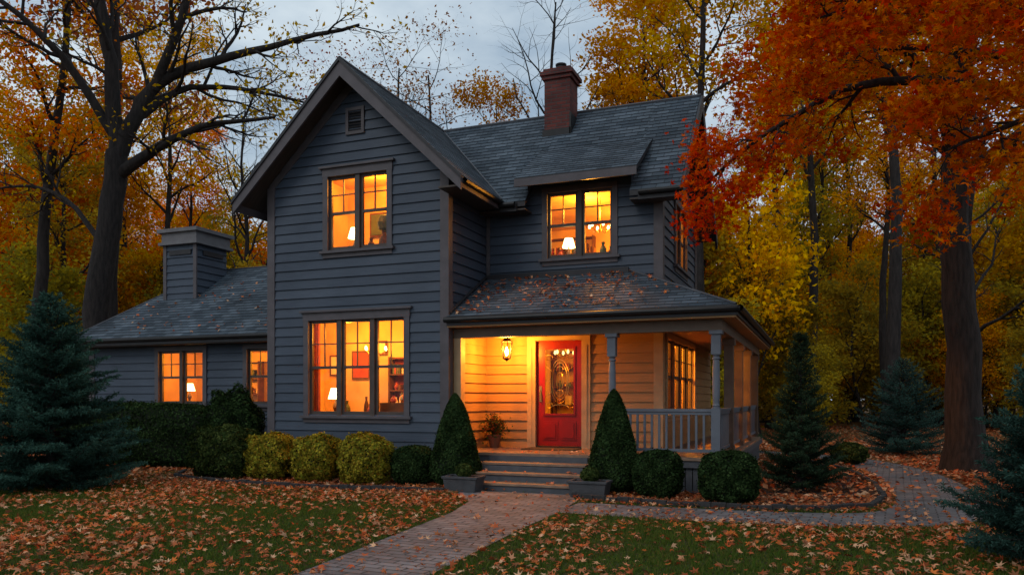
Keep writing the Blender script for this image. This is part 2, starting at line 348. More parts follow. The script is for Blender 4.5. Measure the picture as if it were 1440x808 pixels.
def cas(P,o,n,cw=0.11,head=True,m='trim'):
    u0,u1,z0,z1=o
    trim.pbox(P,u0-cw,u0,z0-.02,z1,-.10,.048,m); trim.pbox(P,u1,u1+cw,z0-.02,z1,-.10,.048,m)
    if head:
        trim.pbox(P,u0-cw-.01,u1+cw+.01,z1,z1+.15,-.10,.052,m)
        trim.pbox(P,u0-cw-.06,u1+cw+.06,z1+.15,z1+.19,-.02,.10,m)
    else: trim.pbox(P,u0-cw,u1+cw,z1,z1+.10,-.10,.05,m)
    trim.pbox(P,u0-cw-.05,u1+cw+.05,z0-.07,z0-.02,-.10,.10,m)
    trim.pbox(P,u0-cw,u1+cw,z0-.15,z0-.07,-.02,.045,m)
    mw=0.09; w=(u1-u0-mw*(n-1))/n
    for i in range(n):
        a=u0+i*(w+mw); b=a+w
        if i<n-1: sash.pbox(P,b,b+mw,z0-.02,z1,-.09,.02,'sash')
        zm=z0+(z1-z0)*0.5
        for (x0,x1,y0,y1,na,nb) in ((a,a+.045,z0,z1,-.085,-.03),(b-.045,b,z0,z1,-.085,-.03),(a+.045,b-.045,z0-.02,z0+.06,-.083,-.035),(a+.045,b-.045,z1-.05,z1,-.083,-.028),(a+.045,b-.045,zm-.025,zm+.025,-.083,-.024)):
            sash.pbox(P,x0,x1,y0,y1,na,nb,'sash')
        c=(a+b)/2
        sash.pbox(P,c-.010,c+.010,zm+.025,z1-.05,-.066,-.040,'sash')
        zz=(zm+z1)/2
        for q0,q1 in ((a+.045,c-.010),(c+.010,b-.045)):
            sash.pbox(P,q0,q1,zz-.010,zz+.010,-.064,-.042,'sash')
        glass.face([P(a+.02,z0,-.055),P(b-.02,z0,-.055),P(b-.02,z1,-.055),P(a+.02,z1,-.055)],'glass')
cas(FR(GY),oGL,3); cas(FR(GY),oGU,2); cas(FR(MY0),oMU,2,head=False); cas(RT(MX1),oSU,2); cas(RT(MX1),oSL,4,head=False,m='porchwood')
cas(FR(WY),oW1,2,head=False); cas(FR(WY),oW2,2,head=False)
P=FR(GY)
trim.pbox(P,-8.28,-8.22,6.42,6.92,-.02,.05,'trim'); trim.pbox(P,-7.94,-7.88,6.42,6.92,-.02,.05,'trim'); trim.pbox(P,-8.22,-7.94,6.86,6.92,-.02,.048,'trim'); trim.pbox(P,-8.22,-7.94,6.42,6.48,-.02,.048,'trim')
for i in range(7):
    z=6.49+i*.053; trim.face([P(-8.22,z,.045),P(-7.94,z,.045),P(-7.94,z+.05,.005),P(-8.22,z+.05,.005)],'trimdark')
def corner(X,Y,sx,sy,z0,z1,w=.13,m='trim'):
    xa,xb=sorted((X+sx*.040,X-sx*w)); ya,yb=sorted((Y+sy*.040,Y-sy*.002)); trim.box(xa,xb,ya,yb,z0,z1,m)
    xa,xb=sorted((X+sx*.040,X-sx*.002)); ya,yb=sorted((Y-sy*w,Y-sy*.003)); trim.box(xa,xb,ya,yb,z0,z1,m)
corner(GX0,GY,-1,-1,.2,5.60); corner(GX1,GY,1,-1,.2,5.60); corner(MX1,MY0,1,-1,3.55,5.5); corner(MX1,MY0,1,-1,.56,2.75,m='porchwood'); corner(-16.6,WY,-1,-1,.2,2.95)
corner(MX1,MY1,1,1,3.5,5.5)
trim.pbox(FR(MY0),GX1+.03,GX1+.10,3.8,5.5,0,.035,'trim')
trim.pbox(FR(GY),GX0,GX1,.18,.28,0,.045,'trim')
for sgn in (-1,1):
    a=Vector((CX,GY-.032,7.52)); b=Vector((CX+sgn*1.93,GY-.032,7.52-1.93*s1))
    trim.prism([a,b,b-Vector((0,0,.18)),a-Vector((0,0,.22))],(0,.02,0),'trim')
    a=Vector((CX,12.0,7.655)); b=Vector((CX+sgn*2.42,12.0,7.655-2.42*s1))
    trim.prism([a,b,b-Vector((0,0,.25)),a-Vector((0,0,.32))],(0,.045,0),'trim')
    a=Vector((CX,11.97,7.672)); b=Vector((CX+sgn*2.44,11.97,7.672-2.44*s1))
    trim.prism([a,b,b-Vector((0,0,.07)),a-Vector((0,0,.07))],(0,.028,0),'trimdark')
    a=Vector((-2.29,16.2,7.655)); b=Vector((-2.29,16.2+sgn*2.42,7.655-2.42*s2))
    trim.prism([a,b,b-Vector((0,0,.25)),a-Vector((0,0,.32))],(.045,0,0),'trimdark')
    a=Vector((MX1+.012,16.2,7.52)); b=Vector((MX1+.012,16.2+sgn*2.0,7.52-2.0*s2))
    trim.prism([a,b,b-Vector((0,0,.18)),a-Vector((0,0,.22))],(.03,0,0),'trim')
trim.box(-5.74,-5.70,12.05,13.86,5.10,5.28,'trim'); trim.box(-6.14,-5.74,12.06,13.8,5.12,5.15,'soffit')
trim.box(-10.52,-10.48,12.05,18.6,5.10,5.28,'trim')
trim.box(-5.70,-5.36,13.76,13.80,5.04,5.20,'trimdark'); trim.box(-3.04,-2.27,13.76,13.80,5.04,5.20,'trimdark')
trim.box(-6.14,-5.2,13.80,14.16,5.06,5.09,'soffit'); trim.box(-3.2,-2.3,13.80,14.16,5.06,5.09,'soffit')
trim.box(-5.36,-3.04,13.64,13.675,5.46,5.60,'trim')
trim.build('trim_boards',house)
sash.build('window_sashes',house)
rf=MB()
rf.roof([(CX,12.05,7.64),(-5.71,12.05,5.30),(-5.71,13.88,5.30),(CX,16.2,7.64)])
rf.roof([(CX,16.2,7.64),(-5.71,18.52,5.30),(-5.71,18.6,5.30),(CX,18.6,7.64)])
rf.roof([(CX,12.05,7.64),(CX,18.6,7.64),(-10.51,18.6,5.30),(-10.51,12.05,5.30)])
rf.roof([(-5.71,13.8,5.22),(-5.2,13.8,5.22),(-5.2,16.2,7.64),(CX,16.2,7.64),(-5.71,13.88,5.30)])
rf.roof([(-5.2,14.2,5.22+.4*s2),(-3.2,14.2,5.22+.4*s2),(-3.2,16.2,7.64),(-5.2,16.2,7.64)])
rf.roof([(-3.2,13.8,5.22),(-2.3,13.8,5.22),(-2.3,16.2,7.64),(-3.2,16.2,7.64)])
rf.roof([(CX,16.2,7.64),(-2.3,16.2,7.64),(-2.3,18.6,5.22),(-5.71,18.6,5.22),(-5.71,18.52,5.30)])
rf.roof([(-5.36,13.66,5.62),(-3.04,13.66,5.62),(-3.04,15.08,6.53),(-5.36,15.08,6.53)],.08)
rf.roof([(-6.16,12.42,2.94),(-1.22,12.42,2.94),(-3.30,14.2,3.85),(-6.16,14.2,3.85)],.08)
rf.roof([(-1.22,12.42,2.94),(-1.22,20.9,2.94),(-2.71,20.9,3.592),(-2.71,14.2,3.592),(-3.30,14.2,3.85)],.08)
rf.roof([(-2.71,18.25,3.592),(-2.71,21.2,3.592),(-6.2,21.2,5.0),(-6.2,18.25,5.0)],.08)
rf.roof([(-9.7,18.25,3.592),(-9.7,21.2,3.592),(-6.2,21.2,5.0),(-6.2,18.25,5.0)],.08)
rf.roof([(-17.0,13.6,2.9),(GX0-.03,13.6,2.9),(GX0-.03,16.5,4.9),(-15.1,16.5,4.9)])
rf.roof([(-17.0,13.6,2.9),(-15.1,16.5,4.9),(-17.0,19.4,2.9)])
rf.roof([(-17.0,19.4,2.9),(-15.1,16.5,4.9),(GX0-.03,16.5,4.9),(GX0-.03,19.4,2.9)])
rf.build('shingle_roofs',house)
rd=MB()
rd.tube([(CX,12.0,7.66),(CX,18.6,7.66)],.03,'step',6); rd.tube([(CX,16.2,7.66),(-2.28,16.2,7.66)],.03,'step',6)
rd.tube([(-1.22,12.42,2.955),(-3.30,14.2,3.865)],.022,'step',6); rd.tube([(-17,13.6,2.91),(-15.1,16.5,4.91),(GX0,16.5,4.91)],.025,'step',6)
rd.tube([(-5.70,13.88,5.315),(CX,16.2,7.655)],.018,'step',5)
rd.tube([(GX1+.03,12.5,3.02),(GX1+.03,14.17,3.90)],.03,'trimdark',4); rd.box(-6.15,-3.3,14.13,14.17,3.82,3.92,'trimdark')
rd.build('ridge_caps',house)
pf=MB()
def gutter(mb,p,q,r=.05):
    mb.tube([p,q],r,'metal',8)
pf.box(-6.15,-1.20,12.395,12.42,2.78,2.93,'trimdark'); pf.box(-1.22,-1.195,12.42,20.9,2.78,2.93,'trimdark')
gutter(pf,(-6.18,12.36,2.88),(-1.15,12.36,2.88)); gutter(pf,(-1.15,12.30,2.88),(-1.15,20.95,2.88))
pf.box(-17.0,GX0-.05,13.57,13.60,2.74,2.90,'trimdark'); gutter(pf,(-17.05,13.54,2.85),(GX0-.05,13.54,2.85)); pf.box(-17.0,GX0-.05,13.6,14.0,2.72,2.745,'soffit')
gutter(pf,(-5.66,12.1,5.22),(-5.66,13.8,5.22),.05); gutter(pf,(-5.7,13.72,5.16),(-5.38,13.72,5.16),.05); gutter(pf,(-3.02,13.72,5.16),(-2.25,13.72,5.16),.05)
pf.box(-6.15,-1.23,12.425,14.17,2.755,2.785,'porchceil'); pf.box(-2.68,-1.23,14.17,20.88,2.755,2.785,'porchceil')
pf.box(-6.14,-1.46,12.66,12.86,2.58,2.752,'beam'); pf.box(-1.66,-1.46,12.86,20.6,2.58,2.752,'beam')
pf.box(-6.14,-6.0,12.67,12.85,.56,2.58,'porchwood')
pf.build('porch_ceiling_and_beams',house)
dk=MB()
y=12.55
while y<14.15:
    dk.box(-6.12,-1.36,y,min(y+.135,14.18),.515,.56,'deck'); y+=.14
y=14.2
while y<20.5:
    dk.box(-2.66,-1.36,y,y+.135,.515,.56,'deck'); y+=.14
dk.box(-6.12,-1.38,12.58,12.62,.40,.512,'step'); dk.box(-1.42,-1.38,12.62,20.5,.40,.512,'step')
x=-3.4
while x<-1.45:
    dk.box(x,x+.10,12.64,12.665,0,.40,'step'); x+=.115
x=-6.1
while x<-5.5:
    dk.box(x,x+.10,12.64,12.665,0,.40,'step'); x+=.115
y=12.7
while y<20.4:
    dk.box(-1.47,-1.445,y,y+.10,0,.40,'step'); y+=.115
dk.box(-6.1,-1.5,12.70,12.72,0,.4,'trimdark'); dk.box(-1.53,-1.51,12.72,20.4,0,.4,'trimdark')
dk.build('porch_deck',house)
st=MB()
for i in range(3):
    z=.42-.14*i; y0=12.25-.30*i
    st.box(-5.46,-3.56,y0-.03,y0+.31,z-.04,z,'deck'); st.box(-5.42,-3.60,y0,y0+.30,(0 if i==2 else z-.30),z-.042,'step')
st.box(-5.42,-3.60,12.2,12.56,.0,.37,'step'); st.box(-5.40,-3.62,12.552,12.575,.38,.514,'step')
st.build('porch_steps',house,bevel=.006)
ps=MB()
prof=[(.075,.0),(.075,.02),(.05,.04),(.06,.08),(.05,.12),(.058,.3),(.062,.6),(.058,1.0),(.05,1.25),(.065,1.27),(.065,1.30),(.045,1.33),(.06,1.37),(.045,1.40)]
for X in (-3.25,-1.56):
    ps.box(X-.07,X+.07,12.68,12.82,.56,.62+.72,'porchpost')
    ps.lathe((X,12.75,1.34),[(r,z*.62) for r,z in prof],'porchpost',14)
    ps.box(X-.07,X+.07,12.68,12.82,2.20,2.52,'porchpost'); ps.box(X-.10,X+.10,12.65,12.87,2.52,2.578,'porchpost')
for Y in (14.6,16.4,18.3,20.4):
    ps.box(-1.64,-1.48,Y-.08,Y+.08,.56,2.52,'beam'); ps.box(-1.67,-1.45,Y-.11,Y+.11,2.46,2.578,'beam'); ps.box(-1.66,-1.46,Y-.10,Y+.10,.562,.66,'beam')
ps.build('porch_posts',house)
rl=MB()
def rail(mb,p,q,axis):
    a,b=p,q
    if axis=='x':
        Y=12.75; mb.box(a,b,Y-.045,Y+.045,1.29,1.335,'porchpost'); mb.box(a,b,Y-.025,Y+.025,1.24,1.288,'porchpost'); mb.box(a,b,Y-.03,Y+.03,.64,.69,'porchpost')
        n=int((b-a)/.115)
        for i in range(1,n): x=a+(b-a)*i/n; mb.box(x-.018,x+.018,Y-.018,Y+.018,.69,1.24,'porchpost')
    else:
        X=-1.56; mb.box(X-.045,X+.045,a,b,1.29,1.335,'porchpost'); mb.box(X-.025,X+.025,a,b,1.24,1.288,'porchpost'); mb.box(X-.03,X+.03,a,b,.64,.69,'porchpost')
        n=int((b-a)/.115)
        for i in range(1,n): y=a+(b-a)*i/n; mb.box(X-.018,X+.018,y-.018,y+.018,.69,1.24,'porchpost')
rail(rl,-3.18,-1.63,'x')
for a,b in ((12.82,14.52),(14.68,16.32),(16.48,18.22),(18.38,20.32)): rail(rl,a,b,'y')
rl.build('porch_railing',house)
dr=MB(); P=FR(MY0); u0,u1,z0,z1=oD
dr.pbox(P,u0-.17,u0,z0,z1,-.10,.05,'porchwood'); dr.pbox(P,u1,u1+.17,z0,z1,-.10,.05,'porchwood'); dr.pbox(P,u0-.17,u1+.17,z1,z1+.135,-.10,.055,'porchwood')
dr.pbox(P,u0-.11,u0-.07,z0+.1,z1-.1,.052,.062,'porchwood'); dr.pbox(P,u1+.07,u1+.11,z0+.1,z1-.1,.052,.062,'porchwood')
dr.pbox(P,u0,u1,z0,z0+.03,-.1,.03,'metal')
a,b=u0+.006,u1-.006; zb=z0+.035; zt=z1-.006
ga,gb,gz0,gz1=a+.15,b-.15,zb+.60,zt-.14
dr.pbox(P,a,ga,zb,zt,-.08,-.03,'reddoor'); dr.pbox(P,gb,b,zb,zt,-.08,-.03,'reddoor'); dr.pbox(P,ga,gb,gz1,zt,-.08,-.03,'reddoor'); dr.pbox(P,ga,gb,zb,gz0,-.08,-.03,'reddoor')
for (x0,x1,q0,q1) in ((ga-.02,ga+.02,gz0,gz1),(gb-.02,gb+.02,gz0,gz1)): dr.pbox(P,x0,x1,q0,q1,-.03,-.015,'reddoor')
dr.pbox(P,ga-.02,gb+.02,gz0-.02,gz0+.02,-.029,-.012,'reddoor'); dr.pbox(P,ga-.02,gb+.02,gz1-.02,gz1+.02,-.029,-.012,'reddoor')
mid=(ga+gb)/2
for (x0,x1) in ((ga-.03,mid-.03),(mid+.03,gb+.03)):
    dr.pbox(P,x0,x1,zb+.12,zb+.47,-.03,-.018,'reddoor'); dr.pbox(P,x0+.04,x1-.04,zb+.16,zb+.43,-.018,-.006,'reddoor')
dr.face([P(ga,gz0,-.055),P(gb,gz0,-.055),P(gb,gz1,-.055),P(ga,gz1,-.055)],'glassdoor')
gc=(gz0+gz1)/2; hw=(gb-ga)/2; hh=(gz1-gz0)/2
def ell(cx,cz,rx,rz,a0=0,a1=360,n=28): return [P(cx+rx*math.cos(math.radians(a0+(a1-a0)*i/n)),cz+rz*math.sin(math.radians(a0+(a1-a0)*i/n)),-.05) for i in range(n+1)]
for e in (ell(mid,gc,hw*.62,hh*.66),ell(mid,gc,hw*.5,hh*.56),ell(mid,gc,hw*.22,hh*.28),ell(mid,gc+hh*.35,hw*.22,hh*.1),ell(mid,gc-hh*.35,hw*.22,hh*.1),
          ell(mid,gc+hh*.82,hw*.6,hh*.12,180,360),ell(mid,gc-hh*.82,hw*.6,hh*.12,0,180)):
    dr.tube(e,.006,'brass',5)
for sx in (-1,1):
    for sz in (-1,1):
        dr.tube(ell(mid+sx*hw*.7,gc+sz*hh*.72,hw*.22,hh*.08),.005,'brass',5)
        dr.tube([P(mid+sx*hw*.5,gc+sz*hh*.3,-.05),P(mid+sx*hw,gc+sz*hh*.5,-.05)],.005,'brass',5)
        dr.tube([P(mid,gc+sz*hh*.66,-.05),P(mid,gc+sz*hh,-.05)],.005,'brass',5)
    dr.tube([P(mid+sx*hw*.62,gc,-.05),P(mid+sx*hw,gc,-.05)],.005,'brass',5)
dr.tube([P(mid,gc-hh*.6,-.05),P(mid,gc+hh*.6,-.05)],.004,'brass',5)
dr.pbox(P,a+.05,a+.10,z0+.88,z0+1.18,-.03,-.02,'brass'); dr.tube([P(a+.075,z0+.92,-.02),P(a+.075,z0+.92,.03),P(a+.075,z0+1.06,.035),P(a+.075,z0+1.10,-.02)],.009,'brass',8)
dr.build('front_door',house)
ch=MB()
ch.uvbox(-5.44,-4.88,15.60,16.15,6.7,8.20,'brick'); ch.uvbox(-5.48,-4.84,15.56,16.19,8.20,8.28,'brick'); ch.uvbox(-5.52,-4.80,15.52,16.23,8.28,8.36,'brick'); ch.uvbox(-5.46,-4.86,15.58,16.17,8.36,8.43,'brick')
ch.lathe((-5.16,15.87,8.43),[(.12,0),(.10,.12),(.12,.14),(.12,.17),(.09,.17)],'metal',12)
ch.box(-5.47,-4.85,15.55,15.598,6.9,7.14,'metal'); ch.box(-4.877,-4.84,15.55,16.2,6.9,7.45,'metal')
ch.build('brick_chimney',house)
cc=MB(); 
siding(cc,FR(15.2),-15.45,-14.47,3.6,5.35); siding(cc,RT(-14.47),15.2,16.25,3.6,5.35); siding(cc,LT(-15.45),15.2,16.25,3.6,5.35); siding(cc,BK(16.25),-15.45,-14.47,3.6,5.35)
cc.box(-15.58,-14.34,15.07,16.38,5.35,5.42,'cap'); cc.box(-15.52,-14.40,15.13,16.32,5.42,5.66,'cap'); cc.box(-15.60,-14.32,15.05,16.40,5.66,5.75,'cap')
cc.box(-15.3,-14.6,15.15,15.168,5.10,5.22,'trimdark'); cc.box(-14.44,-14.42,15.4,16.1,5.10,5.22,'trimdark')
cc.box(-15.50,-15.40,15.16,15.20,3.9,5.35,'trim'); cc.box(-14.53,-14.43,15.16,15.20,3.9,5.35,'trim')
cc.build('clad_chimney',house)
glass.build('window_glass',house)

def room_box(x0,x1,y0,y1,z0,z1,skip=''):
    if 'f' not in skip: room.face([(x0,y0,z0),(x1,y0,z0),(x1,y0,z1),(x0,y0,z1)],'roomwall')
    if 'b' not in skip: room.face([(x0,y1,z0),(x1,y1,z0),(x1,y1,z1),(x0,y1,z1)],'roomwall')
    if 'l' not in skip: room.face([(x0,y0,z0),(x0,y1,z0),(x0,y1,z1),(x0,y0,z1)],'roomwall')
    if 'r' not in skip: room.face([(x1,y0,z0),(x1,y1,z0),(x1,y1,z1),(x1,y0,z1)],'roomwall')
    room.face([(x0,y0,z0),(x1,y0,z0),(x1,y1,z0),(x0,y1,z0)],'roomdark'); room.face([(x0,y0,z1),(x1,y0,z1),(x1,y1,z1),(x0,y1,z1)],'roomwall')
rnd=random.Random(7)
def vase(x,y,z,h,r,mat): room.lathe((x,y,z),[(r*.6,0),(r,.3*h),(r*.9,.55*h),(r*.4,.8*h),(r*.5,h)],mat,10)
mats=['roomdark','roomred','roomteal','roomcream','brass']
def shelf(x0,x1,y,z0,z1,n,back=None):
    if back: room.box(x0,x1,y-.008,y-.002,z0-.1,z1+.05,back)
    for i in range(n):
        z=z0+(z1-z0)*i/(n-1); room.box(x0,x1,y-.22,y-.01,z,z+.025,'roomdark')
        if i<n-1:
            x=x0+.06
            while x<x1-.08:
                w=rnd.uniform(.03,.06); h=rnd.uniform(.1,min(.26,(z1-z0)/(n-1)-.06))
                if rnd.random()<.5: vase(x+w,y-.12,z+.025,h,w,rnd.choice(mats)); x+=2*w+.03
                else:
                    for k in range(rnd.randint(2,5)):
                        bw=rnd.uniform(.02,.04); room.box(x,x+bw,y-.2,y-.05,z+.026,z+.026+h*rnd.uniform(.8,1),rnd.choice(mats)); x+=bw+.003
                    x+=.04
    room.box(x0-.03,x0,y-.23,y-.01,z0-.1,z1+.05,'roomdark'); room.box(x1,x1+.03,y-.23,y-.01,z0-.1,z1+.05,'roomdark')
def picture(x,y,z,w,h):
    room.box(x-w/2,x+w/2,y-.03,y-.005,z-h/2,z+h/2,'roomdark'); room.box(x-w/2+.04,x+w/2-.04,y-.04,y-.031,z-h/2+.04,z+h/2-.04,rnd.choice(['roomcream','roomred','roomteal']))
def tlamp(x,y,z,s=1.0):
    room.lathe((x,y,z),[(.06*s,0),(.06*s,.02),(.02*s,.04),(.05*s,.12*s),(.015*s,.22*s),(.015*s,.28*s)],'roomdark',10)
    room.lathe((x,y,z+.26*s),[(.13*s,0),(.08*s,.18*s)],'bulb',14)
def chand(x,y,z,zt):
    room.tube([(x,y,z),(x,y,zt)],.01,'brass',6)
    for k in range(6):
        a=k*math.pi/3; cx=x+.22*math.cos(a); cy=y+.22*math.sin(a)
        room.tube([(x,y,z),(x+.12*math.cos(a),y+.12*math.sin(a),z-.08),(cx,cy,z)],.008,'brass',5)
        room.lathe((cx,cy,z),[(.012,0),(.028,.03),(.02,.07),(.0,.09)],'bulb',8)
def table(x0,x1,y0,y1,z):
    room.box(x0,x1,y0,y1,z-.04,z,'roomdark')
    for x in (x0+.03,x1-.06):
        for y in (y0+.03,y1-.06): room.box(x,x+.03,y,y+.03,z-.7,z-.04,'roomdark')
def drape(x0,x1,y,z0,z1,mat='roomcream'):
    n=14; prev=None
    for i in range(n+1):
        x=x0+(x1-x0)*i/n; yy=y+.025*math.sin(i*1.9)
        if prev: room.face([(prev[0],prev[1],z0),(x,yy,z0),(x,yy,z1),(prev[0],prev[1],z1)],mat)
        prev=(x,yy)
def plight(x,y,z,w,r=.08,col=(1,.36,.028)):
    l=bpy.data.lights.new('room_light','POINT'); l.energy=w*2.7; l.color=col; l.shadow_soft_size=r
    o=bpy.data.objects.new('room_light',l); o.location=(x,y,z); COL.objects.link(o); o.parent=house
room_box(-9.95,-6.25,GY+.01,14.15,.5,3.15,'f')
shelf(-8.2,-7.0,14.14,1.0,2.3,5,'roomred'); picture(-9.0,14.14,2.2,.45,.6); picture(-9.6,14.14,2.2,.35,.45); picture(-8.5,14.14,2.55,.25,.3)
table(-9.2,-7.9,12.8,13.3,1.18); tlamp(-9.0,13.2,1.18,1.2); vase(-8.62,13.0,1.18,.28,.08,'roomteal'); vase(-8.2,13.05,1.18,.36,.05,'roomdark'); vase(-8.05,12.95,1.18,.22,.06,'roomred')
chand(-8.2,13.4,2.45,3.15); room.box(-7.75,-7.1,12.8,12.95,1.15,1.42,'roomdark'); vase(-7.3,12.88,1.42,.2,.05,'brass'); vase(-7.5,12.88,1.42,.14,.06,'roomred')
drape(-9.2,-9.0,12.66,1.1,3.05,'roomred'); drape(-7.16,-6.98,12.66,1.1,3.05,'roomred')
plight(-8.7,13.15,2.75,42); plight(-7.2,13.2,2.5,30)
room_box(-9.3,-6.8,GY+.01,14.1,3.7,5.9,'f'); picture(-8.5,14.09,5.1,.5,.5); shelf(-8.2,-7.2,14.09,4.3,5.4,4,'roomdark')
tlamp(-8.42,13.0,4.32,1.1); table(-8.6,-7.3,12.75,13.2,4.32)
vase(-7.75,12.95,4.32,.38,.10,'roomdark'); vase(-8.0,12.9,4.32,.24,.07,'roomdark'); vase(-7.55,12.95,4.32,.26,.08,'roomteal'); vase(-8.2,12.9,4.32,.18,.06,'roomred')
room.lathe((-7.72,12.97,4.66),[(0,-.02),(.14,.06),(.17,.18),(.12,.30),(0,.34)],'roomteal',9)
plight(-8.1,13.2,5.65,44)
room_box(-6.1,MX1-.01,MY0+.01,17.6,3.8,5.46,'fr'); picture(-5.6,17.59,4.8,.6,.5); shelf(-6.0,-4.9,17.59,4.1,5.2,4); table(-4.85,-3.65,14.45,14.9,4.2); tlamp(-4.62,14.7,4.2,1.0); chand(-4.05,14.95,4.85,5.46)
vase(-4.42,14.6,4.2,.26,.08,'roomdark'); vase(-4.75,14.55,4.2,.2,.06,'roomred'); vase(-3.9,14.6,4.2,.3,.07,'roomteal'); vase(-3.74,14.55,4.2,.2,.05,'roomdark')
plight(-4.3,14.9,5.2,50); plight(-3.6,16.3,5.1,60)
room_box(-6.1,MX1-.01,MY0+.01,18.15,.57,3.2,'fr'); table(-4.6,-3.4,15.3,17.2,1.3); chand(-4.0,16.2,2.3,3.2); chand(-4.75,14.9,2.38,3.2); shelf(-6.0,-3.2,18.14,.9,2.6,5); picture(-4.8,18.1,2.7,.5,.3)
for yy in (14.8,15.7,16.7,17.4): vase(-3.1,yy,.57,1.0,.12,'roomteal')
plight(-3.6,15.3,2.6,110); plight(-3.6,17.2,2.6,130)
room_box(-15.5,GX0-.05,WY+.01,16.3,.6,2.68,'f'); shelf(-14.3,-13.3,16.29,1.2,2.4,4); picture(-12.3,16.28,2.0,.5,.5); table(-14.4,-13.1,14.3,14.8,1.42); tlamp(-14.1,14.6,1.42,1.0); vase(-13.5,14.5,1.42,.22,.06,'roomdark'); tlamp(-11.0,14.7,1.42,1.0)
plight(-13.8,14.9,2.45,38); plight(-11.3,14.9,2.45,36)
room.build('interiors',house)

lx,ly=-5.47,13.55
ln=MB()
ln.tube([(lx,ly,2.755),(lx,ly,2.66)],.012,'metal',6); ln.lathe((lx,ly,2.74),[(.05,0),(.05,.014)],'metal',12)
ln.lathe((lx,ly,2.56),[(.12,0),(.10,.02),(.03,.09),(.012,.11)],'metal',6)
ln.lathe((lx,ly,2.24),[(.0,-.05),(.02,-.03),(.075,0),(.075,.015)],'metal',6)
for k in range(6):
    a=k*math.pi/3
    ln.tube([(lx+.072*math.cos(a),ly+.072*math.sin(a),2.25),(lx+.108*math.cos(a),ly+.108*math.sin(a),2.565)],.009,'metal',5)
ln.lathe((lx,ly,2.35),[(.0,-.06),(.022,-.04),(.035,.03),(.02,.09),(0,.12)],'bulbhot',10)
lan=ln.build('porch_lantern')
l=bpy.data.lights.new('lantern_light','POINT'); l.energy=480; l.color=(1,.34,.028); l.shadow_soft_size=.05
o=bpy.data.objects.new('lantern_light',l); o.location=(lx,ly,2.42); COL.objects.link(o); o.parent=lan
dm=MB(); dm.box(-5.15,-4.15,13.45,14.0,.562,.58,'mat'); dm.build('door_mat',bevel=.004)

# ------------------------------------------------------------------ numpy foliage toolkit
def np_mesh(name, v, f, mats, mi=None, col=None, parent=None, link=True, smooth=None):
    me=bpy.data.meshes.new(name); v=np.asarray(v,np.float32); f=np.asarray(f,np.int32); k=f.shape[1]
    me.vertices.add(len(v)); me.vertices.foreach_set('co',v.ravel())
    me.loops.add(f.size); me.loops.foreach_set('vertex_index',f.ravel())
    me.polygons.add(len(f)); me.polygons.foreach_set('loop_start',np.arange(0,f.size,k,dtype=np.int32))
    for m in mats: me.materials.append(M[m])
    if mi is not None: me.polygons.foreach_set('material_index',np.asarray(mi,np.int32))
    if smooth is not None: me.polygons.foreach_set('use_smooth',smooth)
    me.update(calc_edges=True)
    if col is not None:
        ca=me.color_attributes.new('Col','FLOAT_COLOR','POINT'); c=np.ones((len(v),4),np.float32); c[:,:3]=col; ca.data.foreach_set('color',c.ravel())
    if not link: return me
    ob=bpy.data.objects.new(name,me); COL.objects.link(ob)
    if parent: ob.parent=parent
    return ob
def nrm(a): return a/np.maximum(np.linalg.norm(a,axis=-1,keepdims=True),1e-9)
def frames(rng,n,up=0.8,normal=None,jit=.6):
    nn = rng.normal(size=(n,3)) if normal is None else normal+rng.normal(size=(n,3))*jit
    if normal is None: nn[:,2]+=up
    nn=nrm(nn); a=rng.normal(size=(n,3)); t=nrm(a-(a*nn).sum(1,keepdims=True)*nn); return nn,t,np.cross(nn,t)
def diamonds(rng,c,s,up=.8,normal=None,jit=.6,asp=.6):
    n=len(c); nn,t,b=frames(rng,n,up,normal,jit); s=np.broadcast_to(s,(n,))[:,None]
    v=np.stack([c-t*s,c+b*s*asp+nn*s*.2,c+t*s,c-b*s*asp+nn*s*.2],1).reshape(-1,3)
    return v, np.arange(n*4).reshape(n,4)
def star(rng,c,s,up=.8,curl=.25):
    n=len(c); nn,t,b=frames(rng,n,up); s=np.broadcast_to(s,(n,))
    ang=np.radians([-90,-52,-18,10,38,64,90,116,142,170,198,232]); 
    rad=np.array([.12,.30,.62,.34,.92,.40,1.0,.40,.92,.34,.62,.30])
    order=[0,2,3,4,5,6,7,8,9,10]
    A=ang[order]; R=rad[order]
    zc=np.where(R>.5,-curl,0.0)
    cu=rng.uniform(-1,1.6,size=n)
    v=[c]
    for a,r,z in zip(A,R,zc):
        v.append(c+t*(s*r*math.cos(a))[:,None]+b*(s*r*math.sin(a))[:,None]+nn*(s*z*cu)[:,None])
    v=np.stack(v,1).reshape(-1,3)
    base=(np.arange(n)*11)[:,None]
    q=np.array([[0,1,2,3],[0,3,4,5],[0,5,6,7],[0,7,8,9],[0,9,10,1]])
    f=(base[:,:,None]+q[None]).reshape(-1,4)
    return v,f
def tubes(polys):
    V=[];F=[];o=0
    for pts,rad,sd in polys:
        n=len(pts); t=np.gradient(pts,axis=0); t=nrm(t)
        ref=np.array([1.,0,0]) if abs(t[:,2]).mean()>.75 else np.array([0,0,1.])
        u=nrm(np.cross(t,ref)); w=np.cross(t,u); a=np.arange(sd)*2*np.pi/sd
        ring=pts[:,None,:]+(u[:,None,:]*np.cos(a)[None,:,None]+w[:,None,:]*np.sin(a)[None,:,None])*np.asarray(rad)[:,None,None]
        V.append(ring.reshape(-1,3)); i=np.arange(n-1)[:,None]*sd; k=np.arange(sd)[None]; l=(k+1)%sd
        F.append(np.stack([i+k,i+l,i+sd+l,i+sd+k],-1).reshape(-1,4)+o); o+=n*sd
    return np.concatenate(V),np.concatenate(F)
